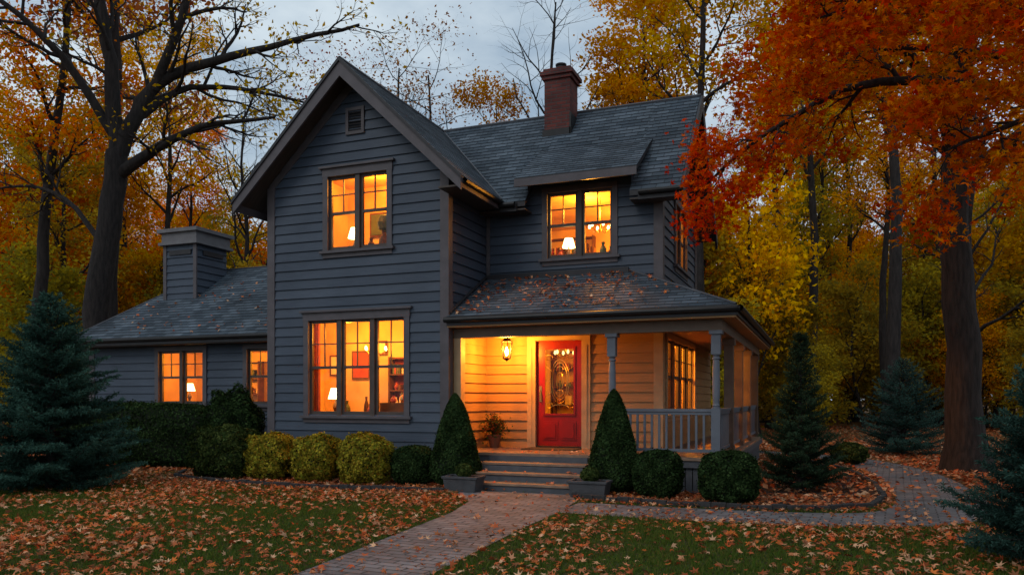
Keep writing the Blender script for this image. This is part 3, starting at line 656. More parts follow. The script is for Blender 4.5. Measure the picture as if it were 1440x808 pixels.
def walk(rng,start,d,L,n,wig,up):
    pts=[np.array(start,float)]; d=np.array(d,float); d/=np.linalg.norm(d)
    for i in range(n):
        d=d+rng.normal(size=3)*wig; d[2]+=up; d/=np.linalg.norm(d); pts.append(pts[-1]+d*L/n)
    return np.array(pts)
def ramify(rng,pts,rad,spec,depth,out,tips,sides):
    out.append((pts,rad,max(4,sides)))
    if depth>=len(spec): tips.append(pts); return
    c,L,ang,wig,up,tmin=spec[depth]
    if depth==len(spec)-1: tips.append(pts[len(pts)//2:])
    az=rng.random()*6.28
    for k in range(c):
        t=tmin+(1-tmin)*(k+rng.random()*.9)/c; x=t*(len(pts)-1); i=min(int(x),len(pts)-2); fr=x-i
        p=pts[i]*(1-fr)+pts[i+1]*fr; tg=pts[i+1]-pts[i]; tg=tg/np.linalg.norm(tg); r=(rad[i]*(1-fr)+rad[i+1]*fr)
        az+=2.4+rng.normal()*.4
        ref=np.array([0,0,1.]) if abs(tg[2])<.9 else np.array([1.,0,0]); u=np.cross(tg,ref); u/=np.linalg.norm(u); w=np.cross(tg,u)
        if depth>0: az2=(0 if k%2 else math.pi)+rng.normal()*.6
        else: az2=az
        an=math.radians(ang*rng.uniform(.75,1.2)); d=tg*math.cos(an)+(u*math.cos(az2)+w*math.sin(az2))*math.sin(an)
        ll=L*(1.15-.65*t)*rng.uniform(.7,1.2); n=6 if depth==0 else (4 if depth==1 else 3)
        q=walk(rng,p,d,ll,n,wig,up); r0=min(r*.6,.02+ll*.024); rr=np.linspace(r0,r0*.25,n+1)
        ramify(rng,q,rr,spec,depth+1,out,tips,sides-2)
def tip_points(rng,tips,N,sig):
    idx=rng.integers(0,len(tips),N)
    a=np.array([t[0] for t in tips]); b=np.array([t[-1] for t in tips]); m=np.array([t[len(t)//2] for t in tips])
    f=rng.random(N)[:,None]; 
    p=np.where(f<.5,a[idx]*(1-2*f)+m[idx]*(2*f),m[idx]*(2-2*f)+b[idx]*(2*f-1))
    return p+rng.normal(size=(N,3))*np.array([sig,sig,sig*.7]),idx
def palette(rng,idx,n,pal,jit=.18,clump=None):
    pal=np.array(pal); ncl=idx.max()+1
    cw=rng.random(ncl); c=cw[idx]+rng.normal(size=n)*.22
    c=np.clip(c,0,.999)*(len(pal)-1); i=c.astype(int); f=(c-i)[:,None]
    col=pal[i]*(1-f)+pal[np.minimum(i+1,len(pal)-1)]*f
    br=(rng.uniform(.7,1.15,ncl)[idx]*rng.uniform(1-jit,1+jit,n))[:,None]
    return np.clip(col*br,0,1)
def tree_mesh(name,rng,trunks,spec,nleaf,lsize,pal,sig=.22,bark='bark',leafm='leaf_forest',shape='d',up=.6,colf=None,sides=9):
    polys=[];tips=[]
    for pts,r0,r1,sp in trunks:
        pts=np.array(pts,float)
        t=np.linspace(0,len(pts)-1,max(8,len(pts)*3)); i=np.minimum(t.astype(int),len(pts)-2); f=(t-i)[:,None]
        p0=pts[np.maximum(i-1,0)];p1=pts[i];p2=pts[i+1];p3=pts[np.minimum(i+2,len(pts)-1)]
        q=.5*((2*p1)+(-p0+p2)*f+(2*p0-5*p1+4*p2-p3)*f**2+(-p0+3*p1-3*p2+p3)*f**3)
        q[1:]+=rng.normal(size=(len(q)-1,3))*r0*.10
        rad=np.linspace(r0,r1,len(q)); 
        if pts[0][2]<.2: rad[0]*=1.5; rad[1]*=1.08
        ramify(rng,q,rad,sp if sp is not None else spec,0,polys,tips,sides)
    V,F=tubes(polys); mi=np.zeros(len(F),int); col=np.full((len(V),3),.05); sm=np.ones(len(F),bool); mats=[bark]
    if nleaf:
        c,idx=tip_points(rng,tips,nleaf,sig); s=lsize*rng.uniform(.6,1.25,nleaf)
        lv,lf=(diamonds(rng,c,s,up) if shape=='d' else star(rng,c,s,up))
        cc=palette(rng,idx,nleaf,pal) if colf is None else colf(rng,c,idx)
        rep=4 if shape=='d' else 11
        V=np.concatenate([V,lv]); F=np.concatenate([F,lf+len(col)]); mi=np.concatenate([mi,np.ones(len(lf),int)]); sm=np.concatenate([sm,np.zeros(len(lf),bool)])
        col=np.concatenate([col,np.repeat(cc,rep,0)]); mats.append(leafm)
    return np_mesh(name,V,F,mats,mi,col,link=False,smooth=sm)
def put(me,name,loc,rz=0,sc=1.0,parent=None):
    o=bpy.data.objects.new(name,me); o.location=loc; o.rotation_euler=(0,0,rz); o.scale=(sc,sc,sc) if not isinstance(sc,tuple) else sc; COL.objects.link(o)
    if parent: o.parent=parent
    return o

YEL=[(.66,.35,.030),(.76,.43,.035),(.58,.24,.025)]
ORA=[(.70,.22,.020),(.76,.33,.030),(.60,.13,.018)]
OLV=[(.36,.28,.040),(.50,.34,.040),(.24,.21,.040)]
RUS=[(.42,.14,.05),(.50,.18,.05),(.34,.09,.04)]
rng=np.random.default_rng(11)
variants=[]
def forest_tree(seed,H,r,first,spread,pal,nl,ls,nb=14,sig=.28):
    rg=np.random.default_rng(seed)
    pts=[(0,0,0)]; x=y=0
    for k in range(1,6):
        x+=rg.normal()*.22; y+=rg.normal()*.22; pts.append((x,y,H*k/5))
    spec=[(nb,spread,48,.16,.07,first),(6,spread*.42,45,.18,.03,.25),(4,spread*.2,45,.2,.0,.2)]
    return tree_mesh('forest_tree',rg,[(pts,r,.03,None)],spec,nl,ls,pal,sig)
variants.append(forest_tree(1,17,.24,.36,4.2,YEL,9500,.10))
variants.append(forest_tree(2,19,.27,.45,4.2,ORA,9000,.10))
variants.append(forest_tree(3,16,.20,.34,3.6,OLV+YEL[:1],9000,.095))
variants.append(forest_tree(4,18,.25,.48,4.0,RUS,6000,.09))
variants.append(forest_tree(5,20,.26,.52,4.2,YEL,5500,.095))
variants.append(forest_tree(6,17,.22,.34,4.6,ORA+YEL,8000,.095))
bare=[forest_tree(7,17,.22,.28,4.8,YEL,0,.1,18),forest_tree(8,15,.18,.25,4.5,RUS,1500,.07,18)]
sap=[forest_tree(9,5.5,.06,.12,2.2,YEL,6500,.07,14,.2),forest_tree(10,4.2,.05,.08,2.0,OLV,6500,.07,14,.2),forest_tree(12,6.0,.07,.15,2.4,ORA,6000,.07,14,.2)]
forest=empty('distant_forest')
def near_house(x,y): return -22<x<4.5 and y<25
k=0
sp=6.6
for y in np.arange(9,95,sp):
    for x in np.arange(-88,78,sp):
        px=x+rng.uniform(-2.6,2.6); py=y+rng.uniform(-2.6,2.6)
        R=.930*px+.368*py; D=-.368*px+.930*py
        u4=rng.random(6); i4=rng.integers(0,6); j4=rng.integers(0,3)
        if D<26 : continue
        if near_house(px,py): continue
        if abs(R)>D*.85+8: continue
        t=px/py
        gap = -.60<t<-.27
        if gap:
            if D<38 and u4[0]<.5: continue
            s=(.5+.18*u4[1])*(D/42)**.8
            me=variants[i4]
            if s*17*1100/D>360: me=bare[j4%2] if u4[2]<.5 else me; s*=.85
        else:
            s=.85+.4*u4[1]; u=u4[2]
            if -1.0<t<=-.60: s*=.78; u*=.6
            me=bare[0] if u<.10 else (bare[1] if u<.2 else variants[i4])
            if t>-.27 and u4[3]<.55: me=variants[[0,2,4][j4]]
        put(me,'tree_%d'%k,(px,py,0),u4[4]*6.28,(s,s,s*(.9+.22*u4[5])),forest); k+=1
for j in range(230):
    px=rng.uniform(-62,48); py=rng.uniform(12,62); R=.930*px+.368*py; D=-.368*px+.930*py
    if D<27 and not (R>15 and D>22): continue
    if near_house(px,py) or abs(R)>D*.8+5: continue
    s=rng.uniform(.6,1.35); put(sap[rng.integers(0,3)] if px<-5 else sap[rng.integers(0,2)],'sapling_%d'%j,(px,py,0),rng.uniform(0,6.28),s,forest)
# extra depth to the woods: undergrowth and far rows close the view at eye level
rx=np.random.default_rng(55); kk=0
for j in range(520):
    px=rx.uniform(-70,75); py=rx.uniform(26,90); R=.930*px+.368*py; D=-.368*px+.930*py; a=rx.random(4); i=rx.integers(0,3)
    if D<30 or abs(R)>D*.8+4: continue
    if -.62<px/py<-.27: continue
    if px/py<-.62 and a[0]<.45: continue
    if a[1]<.72 : put(sap[[0,1,1][i]] if px>-5 else sap[i],'undergrowth_%d'%kk,(px,py,0),a[2]*6.28,(.9+.9*a[3])*(1+.012*(D-30)),forest)
    elif D>48: put(variants[[2,0,3][i]],'far_tree_%d'%kk,(px,py,0),a[2]*6.28,.7+.35*a[3],forest)
    kk+=1
put(variants[1],'orange_tree',(-15.9,37.2,0),.4,.86); put(variants[0],'yellow_tree',(-7.6,36.0,0),1.4,1.12); put(variants[5],'yellow_tree.001',(-20.5,40.0,0),1.9,.72)
put(bare[1],'bare_tree',(-16.5,31.0,0),1.1,1.06); put(bare[0],'bare_tree.001',(-11.3,33.0,0),2.3,1.12); put(bare[1],'bare_tree.002',(-18.8,33.0,0),4.0,1.15)
put(bare[1],'bare_tree.003',(-21.5,33.0,0),1.0,1.1)

rg=np.random.default_rng(21)
sp1=[(9,2.6,48,.16,.05,.25),(6,1.3,45,.2,.02,.2),(4,.6,45,.2,0,.2)]
T=[([(0,0,0),(.1,0,2),(.24,0,4.1),(.67,0,7.2),(.9,0,9.0)],.43,.31,[(0,1,1,1,1,1)]),
   ([(.85,0,8.3),(1.9,-.3,8.8),(2.75,-.5,9.25),(4.05,-.8,9.6),(6.0,-1,9.75)],.20,.04,sp1),
   ([(.9,0,8.9),(1.4,0,10.0),(1.98,.1,11.1),(3.84,.3,11.97),(5.8,.5,12.6),(8.2,.6,13.2)],.27,.04,sp1),
   ([(1.6,.1,10.2),(2.8,.5,11.2),(4.5,.9,11.3),(6.45,1.0,10.9)],.13,.03,sp1),
   ([(.9,0,8.9),(.8,-.2,11.5),(.56,-.3,13.7),(.35,-.3,16.5)],.26,.08,sp1),
   ([(1.98,.1,11.0),(2.96,-.3,12.85),(3.6,-.5,15.2),(4,-.6,17)],.16,.05,sp1),
   ([(.82,0,9.5),(-.5,-.4,11.7),(-1.8,-.8,13.0),(-3.6,-1,14.2)],.15,.04,sp1),
   ([(.45,0,6.2),(-.8,.4,7.6),(-2.2,.8,8.2),(-3.4,1,8.2)],.09,.03,sp1)]
me=tree_mesh('bare_oak_tree',rg,T,sp1,2500,.075,YEL,.2,sides=12)
put(me,'oak_tree',(-20.9,17.5,0),ROT)
rg=np.random.default_rng(22)
T=[([(0,0,0),(.1,0,4),(.4,0,8),(.9,0,12),(1.3,0,17)],.26,.07,[(10,3.2,50,.15,.06,.5),(6,1.4,45,.2,.02,.2),(4,.6,45,.2,0,.2)])]
put(tree_mesh('oak2',rg,T,None,5500,.085,ORA+YEL,.3,sides=10),'oak_tree.001',(-24.4,18.4,0),ROT)
rg=np.random.default_rng(23)
T=[([(0,0,0),(.0,0,4),(.3,0,8),(.3,0,12),(.6,0,15)],.26,.05,[(13,3.4,55,.15,.03,.55),(7,1.5,45,.2,.0,.2),(4,.7,45,.2,0,.2)])]
put(tree_mesh('mapleL',rg,T,None,15000,.075,YEL+ORA,.28,bark='bark2',sides=10),'maple_tree.002',(-21.2,11.0,0),ROT+1)

def colmap(x0,x1):
    red=np.array([(.80,.085,.020),(.86,.17,.025),(.72,.05,.018)]); org=np.array([(.88,.32,.025),(.90,.45,.035),(.80,.22,.020)])
    def f(rng,c,idx):
        n=len(c); k=np.clip((c[:,0]-x0)/(x1-x0)+(c[:,2]-5.5)*.08+rng.random(idx.max()+1)[idx]*.8-.4+rng.normal(size=n)*.08,0,1)[:,None]
        j=rng.integers(0,3,n); col=red[j]*(1-k)+org[j]*k
        return col*(rng.uniform(.65,1.1,idx.max()+1)[idx]*rng.uniform(.8,1.1,n))[:,None]
    return f
rg=np.random.default_rng(31)
spm=[(8,2.0,50,.14,.0,.3),(6,.95,45,.16,-.02,.2),(4,.45,45,.2,-.03,.2)]
T=[([(0,0,0),(-.1,0,3),(-.25,0,6),(-.15,0,10),(.2,0,15)],.37,.16,[(8,3.6,60,.14,.03,.45),(6,1.7,45,.2,.0,.2),(4,.7,45,.2,0,.2)]),
   ([(-.2,0,6.4),(-1.3,-1.0,7.6),(-2.8,-2,8.2),(-4.2,-2.6,8.1)],.17,.03,spm),
   ([(-.2,0,7.4),(-.9,-1.8,8.6),(-1.2,-3.6,8.9),(-1.6,-5,8.7)],.16,.03,spm),
   ([(-.2,0,6.0),(1.0,-1.3,7.0),(2.2,-2.4,7.3),(3.4,-3.2,7.2)],.15,.03,spm)]
put(tree_mesh('mapleA',rg,T,spm,17000,.07,ORA,.22,bark='bark2',leafm='leaf',colf=colmap(-6,-1),sides=14),'maple_tree',(2.8,18.5,0),ROT)
rg=np.random.default_rng(32)
B=np.array([8.5,9.5,0])
def loc(l,sh=.35): return [tuple(np.array(p)-B+np.array([sh*(9-p[0])/5,0,0])) for p in l]
spn=[(10,1.30,48,.12,-.01,.28),(7,.70,45,.16,-.03,.15),(4,.36,45,.2,-.05,.15)]
T=[(loc([(8.5,9.5,0),(8.5,9.5,3),(8.6,9.5,6),(8.5,9.6,10)]),.30,.10,[(4,2.5,60,.14,.03,.6),(5,1.2,45,.2,.0,.2),(4,.6,45,.2,0,.2)]),
   (loc([(8.5,9.5,4.2),(7,10,5.3),(5,10.6,5.8),(3.7,11,5.3),(2.8,11.1,4.6)],.0),.10,.014,spn),
   (loc([(8.5,9.5,4.8),(6.5,9.4,6.2),(4.6,9.5,6.5),(3.3,9.5,6.1)]),.10,.014,spn),
   (loc([(8.5,9.5,5.2),(6.5,9.2,7.2),(4.8,9,7.6),(3.5,9,7.3)]),.09,.014,spn),
   (loc([(8.5,9.5,3.9),(7,9,4.7),(5.6,8.6,4.6),(4.4,8.5,4.2)]),.08,.012,spn),
   (loc([(8.5,9.5,4.6),(6.5,8,5.7),(4.8,7.4,5.6),(3.8,7.2,5.3)]),.08,.012,spn),
   (loc([(8.5,9.5,4.8),(6.8,11,6.3),(5,12,6.8),(3.8,12.6,6.4)]),.09,.014,spn),
   (loc([(8.5,9.5,5.4),(6.6,10.5,7.6),(5,11,8.3),(3.6,11.4,8.2)]),.09,.014,spn)]
put(tree_mesh('mapleB',rg,T,spn,31000,.070,ORA,.11,bark='bark2',leafm='leaf',shape='s',up=1.2,colf=colmap(-5.6,-2.4),sides=12),'maple_tree.001',(4.41,11.96,0),ROT)

def spruce(seed,H,Rb,nee,nl,col,z0=.04,droop=.1,pw=.85):
    rg=np.random.default_rng(seed); polys=[(np.array([[0,0,0],[0,0,H*.5],[0,0,H*.97]]),[.03*H,.018*H,.004],6)]
    P=[];Dn=[];Cb=[]
    nb=int(95*H/2.5)+40
    for i in range(nb):
        f=(i+rg.random())/nb; z=H*(z0+(1-z0)*f**1.05*.98); L=Rb*(1-f)**pw*rg.uniform(.72,1.12)+.05; az=i*2.39996+rg.normal()*.3
        d=np.array([math.cos(az),math.sin(az),-droop+.55*f+rg.normal()*.08]); 
        q=walk(rg,(0,0,z),d,L,5,.05,.06); polys.append((q,np.linspace(.012+.008*L,.003,6),4))
        b=rg.uniform(.65,1.2)
        side=np.array([-math.sin(az),math.cos(az),0.])
        for t in np.linspace(.15,1,max(4,int(L/.055))):
            x=t*5; k=min(int(x),4); p=q[k]+(q[k+1]-q[k])*(x-k); tg=nrm(q[k+1]-q[k])
            tl=(.34*L*(1-t)+.07)
            for sg in (-1,1):
                dd=nrm(tg*.75+side*sg*.8+np.array([0,0,rg.normal()*.15-.05])); m=max(3,int(tl/.022))
                s=(np.arange(m)+rg.random(m))/m*tl
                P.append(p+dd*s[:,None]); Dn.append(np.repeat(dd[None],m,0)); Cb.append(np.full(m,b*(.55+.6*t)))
    P=np.concatenate(P);Dn=np.concatenate(Dn);Cb=np.concatenate(Cb); rep=max(1,int(nl/len(P)))
    P=np.repeat(P,rep,0);Dn=np.repeat(Dn,rep,0);Cb=np.repeat(Cb,rep); n=len(P)
    P=P+rg.normal(size=(n,3))*.006
    nd=nrm(Dn*.8+rg.normal(size=(n,3))*.55); w=nrm(np.cross(nd,rg.normal(size=(n,3)))); ln=nee*rg.uniform(.7,1.2,n)[:,None]
    v=np.stack([P-w*nee*.10,P+nd*ln*.5+w*nee*.02-w*nee*.10,P+nd*ln,P+nd*ln*.4+w*nee*.16],1).reshape(-1,3); f=np.arange(n*4).reshape(n,4)
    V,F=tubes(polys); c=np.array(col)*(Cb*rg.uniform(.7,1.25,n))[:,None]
    return np_mesh('spruce',np.concatenate([V,v]),np.concatenate([F,f+len(V)]),['bark','needle'],np.concatenate([np.zeros(len(F),int),np.ones(n,int)]),np.concatenate([np.full((len(V),3),.05),np.repeat(c,4,0)]),link=False)
SP=(.044,.100,.076)
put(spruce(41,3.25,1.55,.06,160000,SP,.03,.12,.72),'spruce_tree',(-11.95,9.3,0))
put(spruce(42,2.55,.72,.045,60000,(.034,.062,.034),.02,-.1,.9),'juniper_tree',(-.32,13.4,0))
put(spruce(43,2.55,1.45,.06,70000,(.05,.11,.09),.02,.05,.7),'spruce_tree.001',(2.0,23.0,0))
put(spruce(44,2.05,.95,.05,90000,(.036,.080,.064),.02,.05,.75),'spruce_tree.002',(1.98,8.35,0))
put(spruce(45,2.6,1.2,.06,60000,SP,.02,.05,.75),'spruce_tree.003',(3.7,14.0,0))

def shrub(name,seed,loc,rx,ry,h,kind,cols,n,ls,nz=.05,yaw=0):
    rg=np.random.default_rng(seed); 
    u=nrm(rg.normal(size=(n,3))); ph=rg.uniform(0,6.28,6)
    def wob(d): return 1+nz*(np.sin(5*d[:,0]+ph[0])*np.sin(6*d[:,1]+ph[1])+.7*np.sin(11*d[:,2]+ph[2]+5*d[:,0])+.5*np.sin(17*d[:,0]+ph[3])*np.sin(15*d[:,1]+13*d[:,2]+ph[4]))
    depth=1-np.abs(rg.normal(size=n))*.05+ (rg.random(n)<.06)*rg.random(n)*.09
    def shape(d):
        w=wob(d)[:,None]
        if kind=='ball': p=d*np.array([rx,ry,h*.5])*w+np.array([0,0,h*.5]); nn=d
        elif kind in('box','round'):
            e=5 if kind=='box' else 2.9
            k=np.power((np.abs(d)**e).sum(1,keepdims=True),1/e); p=d/k*np.array([rx,ry,h*.5])*w+np.array([0,0,h*.5]); nn=nrm(np.sign(d)*np.abs(d/k)**(e-1))
        else:
            t=(d[:,2]*.5+.5); a=np.arctan2(d[:,1],d[:,0]); prof=(1-t)**.62*np.clip(t/.12,0,1)**.5
            r=prof[:,None]*w; p=np.concatenate([np.cos(a)[:,None]*r*rx,np.sin(a)[:,None]*r*ry,(t*h)[:,None]],1); nn=nrm(np.stack([np.cos(a),np.sin(a),np.full(len(a),.35)],1))
        return p,nn
    p,nn=shape(u); c0=np.array([0,0,h*.45]); 
    if kind=='cone': p[:,:2]*=depth[:,None]
    else: p=c0+(p-c0)*depth[:,None]
    v,f=diamonds(rg,p,ls*rg.uniform(.6,1.2,n),normal=nn,jit=.55)
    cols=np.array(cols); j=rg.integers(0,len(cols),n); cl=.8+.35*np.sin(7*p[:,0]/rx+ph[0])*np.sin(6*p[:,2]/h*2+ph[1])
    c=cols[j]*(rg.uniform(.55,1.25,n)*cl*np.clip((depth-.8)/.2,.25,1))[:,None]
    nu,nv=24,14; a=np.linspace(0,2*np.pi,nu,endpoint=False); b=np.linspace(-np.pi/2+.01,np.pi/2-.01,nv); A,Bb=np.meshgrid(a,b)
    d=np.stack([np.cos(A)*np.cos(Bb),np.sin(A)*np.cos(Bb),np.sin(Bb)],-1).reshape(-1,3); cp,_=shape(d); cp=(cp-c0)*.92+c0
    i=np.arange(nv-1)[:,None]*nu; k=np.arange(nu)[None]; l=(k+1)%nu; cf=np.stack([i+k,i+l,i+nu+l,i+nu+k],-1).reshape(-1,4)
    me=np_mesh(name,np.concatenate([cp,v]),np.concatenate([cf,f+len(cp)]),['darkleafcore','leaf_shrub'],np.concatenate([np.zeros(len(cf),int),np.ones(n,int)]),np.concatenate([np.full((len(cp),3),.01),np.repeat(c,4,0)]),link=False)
    return put(me,name,loc,yaw)
BOX=[(.036,.070,.024),(.054,.092,.030),(.025,.047,.017)]
GRN=[(.07,.10,.03),(.10,.13,.035),(.04,.07,.02)]
YG=[(.42,.36,.035),(.50,.40,.04),(.24,.26,.03),(.36,.24,.03)]
shrub('green_bush',51,(-10.45,11.75,0),.62,.5,.98,'round',GRN,16000,.03,.09)
shrub('yellow_bush',52,(-9.49,11.85,0),.43,.42,.84,'round',YG,12000,.028,.07)
shrub('yellow_bush.001',53,(-8.43,11.8,0),.42,.42,.84,'round',YG,12000,.028,.07)
shrub('yellow_bush.002',54,(-7.38,11.72,0),.45,.42,.88,'round',YG,12000,.028,.07)
shrub('boxwood_bush',55,(-6.58,12.0,0),.37,.36,.68,'round',BOX,10000,.024,.03)
shrub('boxwood_bush.001',56,(-2.3,11.8,0),.37,.36,.72,'round',BOX,11000,.022,.025)
shrub('boxwood_bush.002',57,(-1.23,11.5,0),.42,.40,.75,'round',BOX,13000,.022,.025)
shrub('topiary_cone',58,(-5.80,12.02,0),.52,.46,1.58,'cone',BOX,18000,.024,.03)
shrub('topiary_cone.001',59,(-3.06,12.12,0),.50,.46,1.64,'cone',BOX,18000,.024,.03)
shrub('clipped_hedge',60,(-14.1,13.1,0),2.4,.5,1.40,'box',BOX,42000,.03,.03)
shrub('dark_shrub',61,(-11.3,12.9,0),.62,.5,1.72,'ball',BOX,16000,.03,.10)
shrub('boxwood_bush.003',62,(.6,19.5,0),.4,.4,.5,'ball',GRN,5000,.03,.08)
def planter(name,x,y,seed):
    p=MB()
    p.hexa([(x-.26,y-.16,0.012),(x+.26,y-.16,.012),(x+.26,y+.16,.012),(x-.26,y+.16,.012),(x-.29,y-.18,.22),(x+.29,y-.18,.22),(x+.29,y+.18,.22),(x-.29,y+.18,.22)],'pot')
    p.box(x-.31,x+.31,y-.20,y-.14,.222,.26,'pot'); p.box(x-.31,x+.31,y+.14,y+.20,.222,.26,'pot'); p.box(x-.31,x-.25,y-.139,y+.139,.222,.26,'pot'); p.box(x+.25,x+.31,y-.139,y+.139,.222,.26,'pot')
    p.box(x-.249,x+.249,y-.139,y+.139,.221,.235,'mulch')
    ob=p.build(name,bevel=.006)
    s=shrub('planter_plant',seed,(x,y,.23),.14,.12,.22,'ball',GRN,2500,.02,.06); s.parent=ob
planter('stone_planter',-5.36,11.43,71); planter('stone_planter.001',-3.28,11.50,72)
pt=MB(); pt.lathe((-5.85,13.85,.56),[(.08,0),(.13,.22),(.14,.22),(.14,.25),(.11,.25),(.10,.21)],'terracotta',16); po=pt.build('flower_pot',smooth=False)
rg=np.random.default_rng(73); c=rg.normal(size=(700,3))*[.10,.10,.11]+[-5.85,13.85,.95]; v,f=diamonds(rg,c,.03); cc=np.array([(.03,.06,.02),(.04,.08,.025),(.20,.05,.01)])[rg.integers(0,3,700)]
np_mesh('flowers',v,f,['leaf_shrub'],None,np.repeat(cc,4,0),parent=po)

def sheet(name,poly,z,mat,parent=None):
    me=bpy.data.meshes.new(name); me.from_pydata([(x,y,z) for x,y in poly],[],[tuple(range(len(poly)))]); me.materials.append(M[mat])
    o=bpy.data.objects.new(name,me); COL.objects.link(o); return o
sheet('ground',[(-500,-500),(500,-500),(500,500),(-500,500)],0,'ground')
sheet('lawn',[(-19,-12),(3.5,-12),(3.5,9.6),(0.9,11.0),(-12,13.5),(-19,13.5)],.004,'lawn')
bedL=[(-12.2,14.0),(-11.9,12.2),(-11.3,11.35),(-10,10.98),(-8.5,10.85),(-7,10.95),(-5.6,11.2),(-5.48,12.6),(-6.2,12.6),(-6.2,12.52),(-10.0,12.52),(-10.0,14.0)]
bedR=[(-3.52,12.62),(-3.50,11.35),(-3.1,11.08),(-2,10.92),(-.8,10.93),(.1,11.2),(.65,11.8),(.85,12.8),(.85,14.5),(.65,16.5),(.3,18.2),(-.5,20),(-1.4,20.6),(-1.4,12.62)]
sheet('garden_bed',bedL,.008,'mulch'); sheet('garden_bed.001',bedR,.008,'mulch')
pL=[(-4.0,-8),(-4.05,3),(-4.15,5.5),(-4.3,7),(-4.5,9.2),(-4.75,10.3),(-5.3,11.0),(-5.44,11.6)]
pR=[(-2.8,-8),(-2.95,3),(-3.08,6),(-3.2,8.5),(-3.2,9.7),(-3.3,10.9),(-3.5,11.35),(-3.52,11.62)]
path=pL+pR[::-1]; sheet('brick_path',path,.014,'paver')
cl=[(-3.25,10.28),(-1.5,10.25),(0.2,10.45),(1.1,11.0),(1.55,12.2),(1.65,14),(1.6,16.5),(1.2,19),(0.2,21.2),(-2,22.8),(-6,23.8)]
cp=np.array(cl); tt=np.linspace(0,len(cp)-1,60); ii=np.minimum(tt.astype(int),len(cp)-2); ff=(tt-ii)[:,None]
p0=cp[np.maximum(ii-1,0)];p1=cp[ii];p2=cp[ii+1];p3=cp[np.minimum(ii+2,len(cp)-1)]
cs=.5*((2*p1)+(-p0+p2)*ff+(2*p0-5*p1+4*p2-p3)*ff**2+(-p0+3*p1-3*p2+p3)*ff**3)
tg=np.gradient(cs,axis=0); tg/=np.linalg.norm(tg,axis=1,keepdims=True); nn=np.stack([-tg[:,1],tg[:,0]],1)
wv=np.linspace(.54,.68,60)[:,None]
A=cs+nn*wv; Bq=cs-nn*wv; path2=[tuple(p) for p in A]+[tuple(p) for p in Bq[::-1]]
v=[];f=[]
for a,b in zip(A,Bq): v+=[(a[0],a[1],.010),(b[0],b[1],.010)]
for i in range(59): f.append((2*i,2*i+1,2*i+3,2*i+2))
me=bpy.data.meshes.new('side_path'); me.from_pydata(v,[],f); me.materials.append(M['paver']); COL.objects.link(bpy.data.objects.new('brick_path.001',me))
def edging(name,pts):
    e=MB(); pts=[Vector((p[0],p[1],0)) for p in pts]; r=random.Random(5)
    for a,b in zip(pts[:-1],pts[1:]):
        d=b-a; L=d.length; n=max(1,round(L/.2)); d.normalize(); w=Vector((-d.y,d.x,0))
        for i in range(n):
            s=a+d*(L*i/n+.004); q=a+d*(L*(i+1)/n-.004); hh=.085+r.uniform(-.012,.012); o=w*r.uniform(-.01,.01)
            c=[s-w*.04+o,q-w*.04+o,q+w*.04+o,s+w*.04+o]; e.hexa([tuple(p) for p in c]+[(p.x,p.y,hh) for p in c],'edging')
    e.build(name,bevel=.008)
edging('bed_edging',bedL[1:7]); edging('bed_edging.001',bedR[1:12])

def inpoly(p,poly):
    x,y=p[:,0],p[:,1]; r=np.zeros(len(p),bool); n=len(poly)
    for i in range(n):
        x1,y1=poly[i]; x2,y2=poly[(i+1)%n]
        if y1==y2: continue
        c=((y1>y)!=(y2>y))&(x<(x2-x1)*(y-y1)/(y2-y1)+x1); r^=c
    return r
def field(p,s=1.0):
    x,y=p[:,0]*s,p[:,1]*s
    return .5+.22*np.sin(1.3*x+.7*y+1)+.2*np.sin(-.9*x+1.9*y+2.3)+.14*np.sin(2.9*x+1.1*y)+.12*np.sin(3.7*y-2.3*x+.5)
def blocked(p):
    x,y=p[:,0],p[:,1]
    return ((x>GX0)&(x<GX1)&(y>GY))|((x>-6.3)&(x<-1.4)&(y>12.5)&(y<20.9))|((x>-16.6)&(x<GX0)&(y>14))|((x>-5.46)&(x<-3.56)&(y>11.62)&(y<12.6))
FL=np.array([(.60,.22,.10),(.53,.15,.06),(.68,.31,.16),(.44,.11,.045),(.66,.18,.045),(.28,.11,.05),(.70,.40,.23),(.58,.11,.035)])
def scatter(rg,n,x0,x1,y0,y1,lawnp):
    p=np.stack([rg.uniform(x0,x1,n),rg.uniform(y0,y1,n)],1)
    ib=inpoly(p,bedL)|inpoly(p,bedR); ip=inpoly(p,path); ip2=inpoly(p,path2)
    d=np.clip(field(p)*.85-.05,0.10,1)
    edge=np.clip((p[:,1]-9.2)/1.6,0,1)*.75+np.clip((6.9-p[:,1])/1.2,0,1)*.25
    pr=np.clip(lawnp*(d+edge),0,1); pr=np.where(ib,.8,pr); pr=np.where(ip2,.11,pr); pr=np.where(ip,.035+.07*(p[:,1]<8.0),pr)
    return p[(rg.random(n)<pr)&~blocked(p)]
rg=np.random.default_rng(81)
p=scatter(rg,52000,-13,4,4.2,12.6,.72)
c=np.concatenate([p,rg.uniform(.022,.06,(len(p),1))],1)
v,f=star(rg,c,.058*rg.uniform(.55,1.2,len(c)),up=2.4,curl=.35)
v[:,2]=np.maximum(v[:,2],.016); col=FL[rg.integers(0,8,len(c))]*rg.uniform(.6,1.15,(len(c),1))
np_mesh('fallen_leaves',v,f,['leaf_fallen'],None,np.repeat(col,11,0))
p=scatter(rg,60000,-22,7,9,30,.9); p=p[(p[:,1]>12.4)|(p[:,0]<-12.8)|(p[:,0]>3.9)]
q=np.stack([rg.uniform(-40,30,50000),rg.uniform(14,45,50000)],1); q=q[~blocked(q)&~inpoly(q,path2)]; p=np.concatenate([p,q])
c=np.concatenate([p,rg.uniform(.015,.06,(len(p),1))],1)
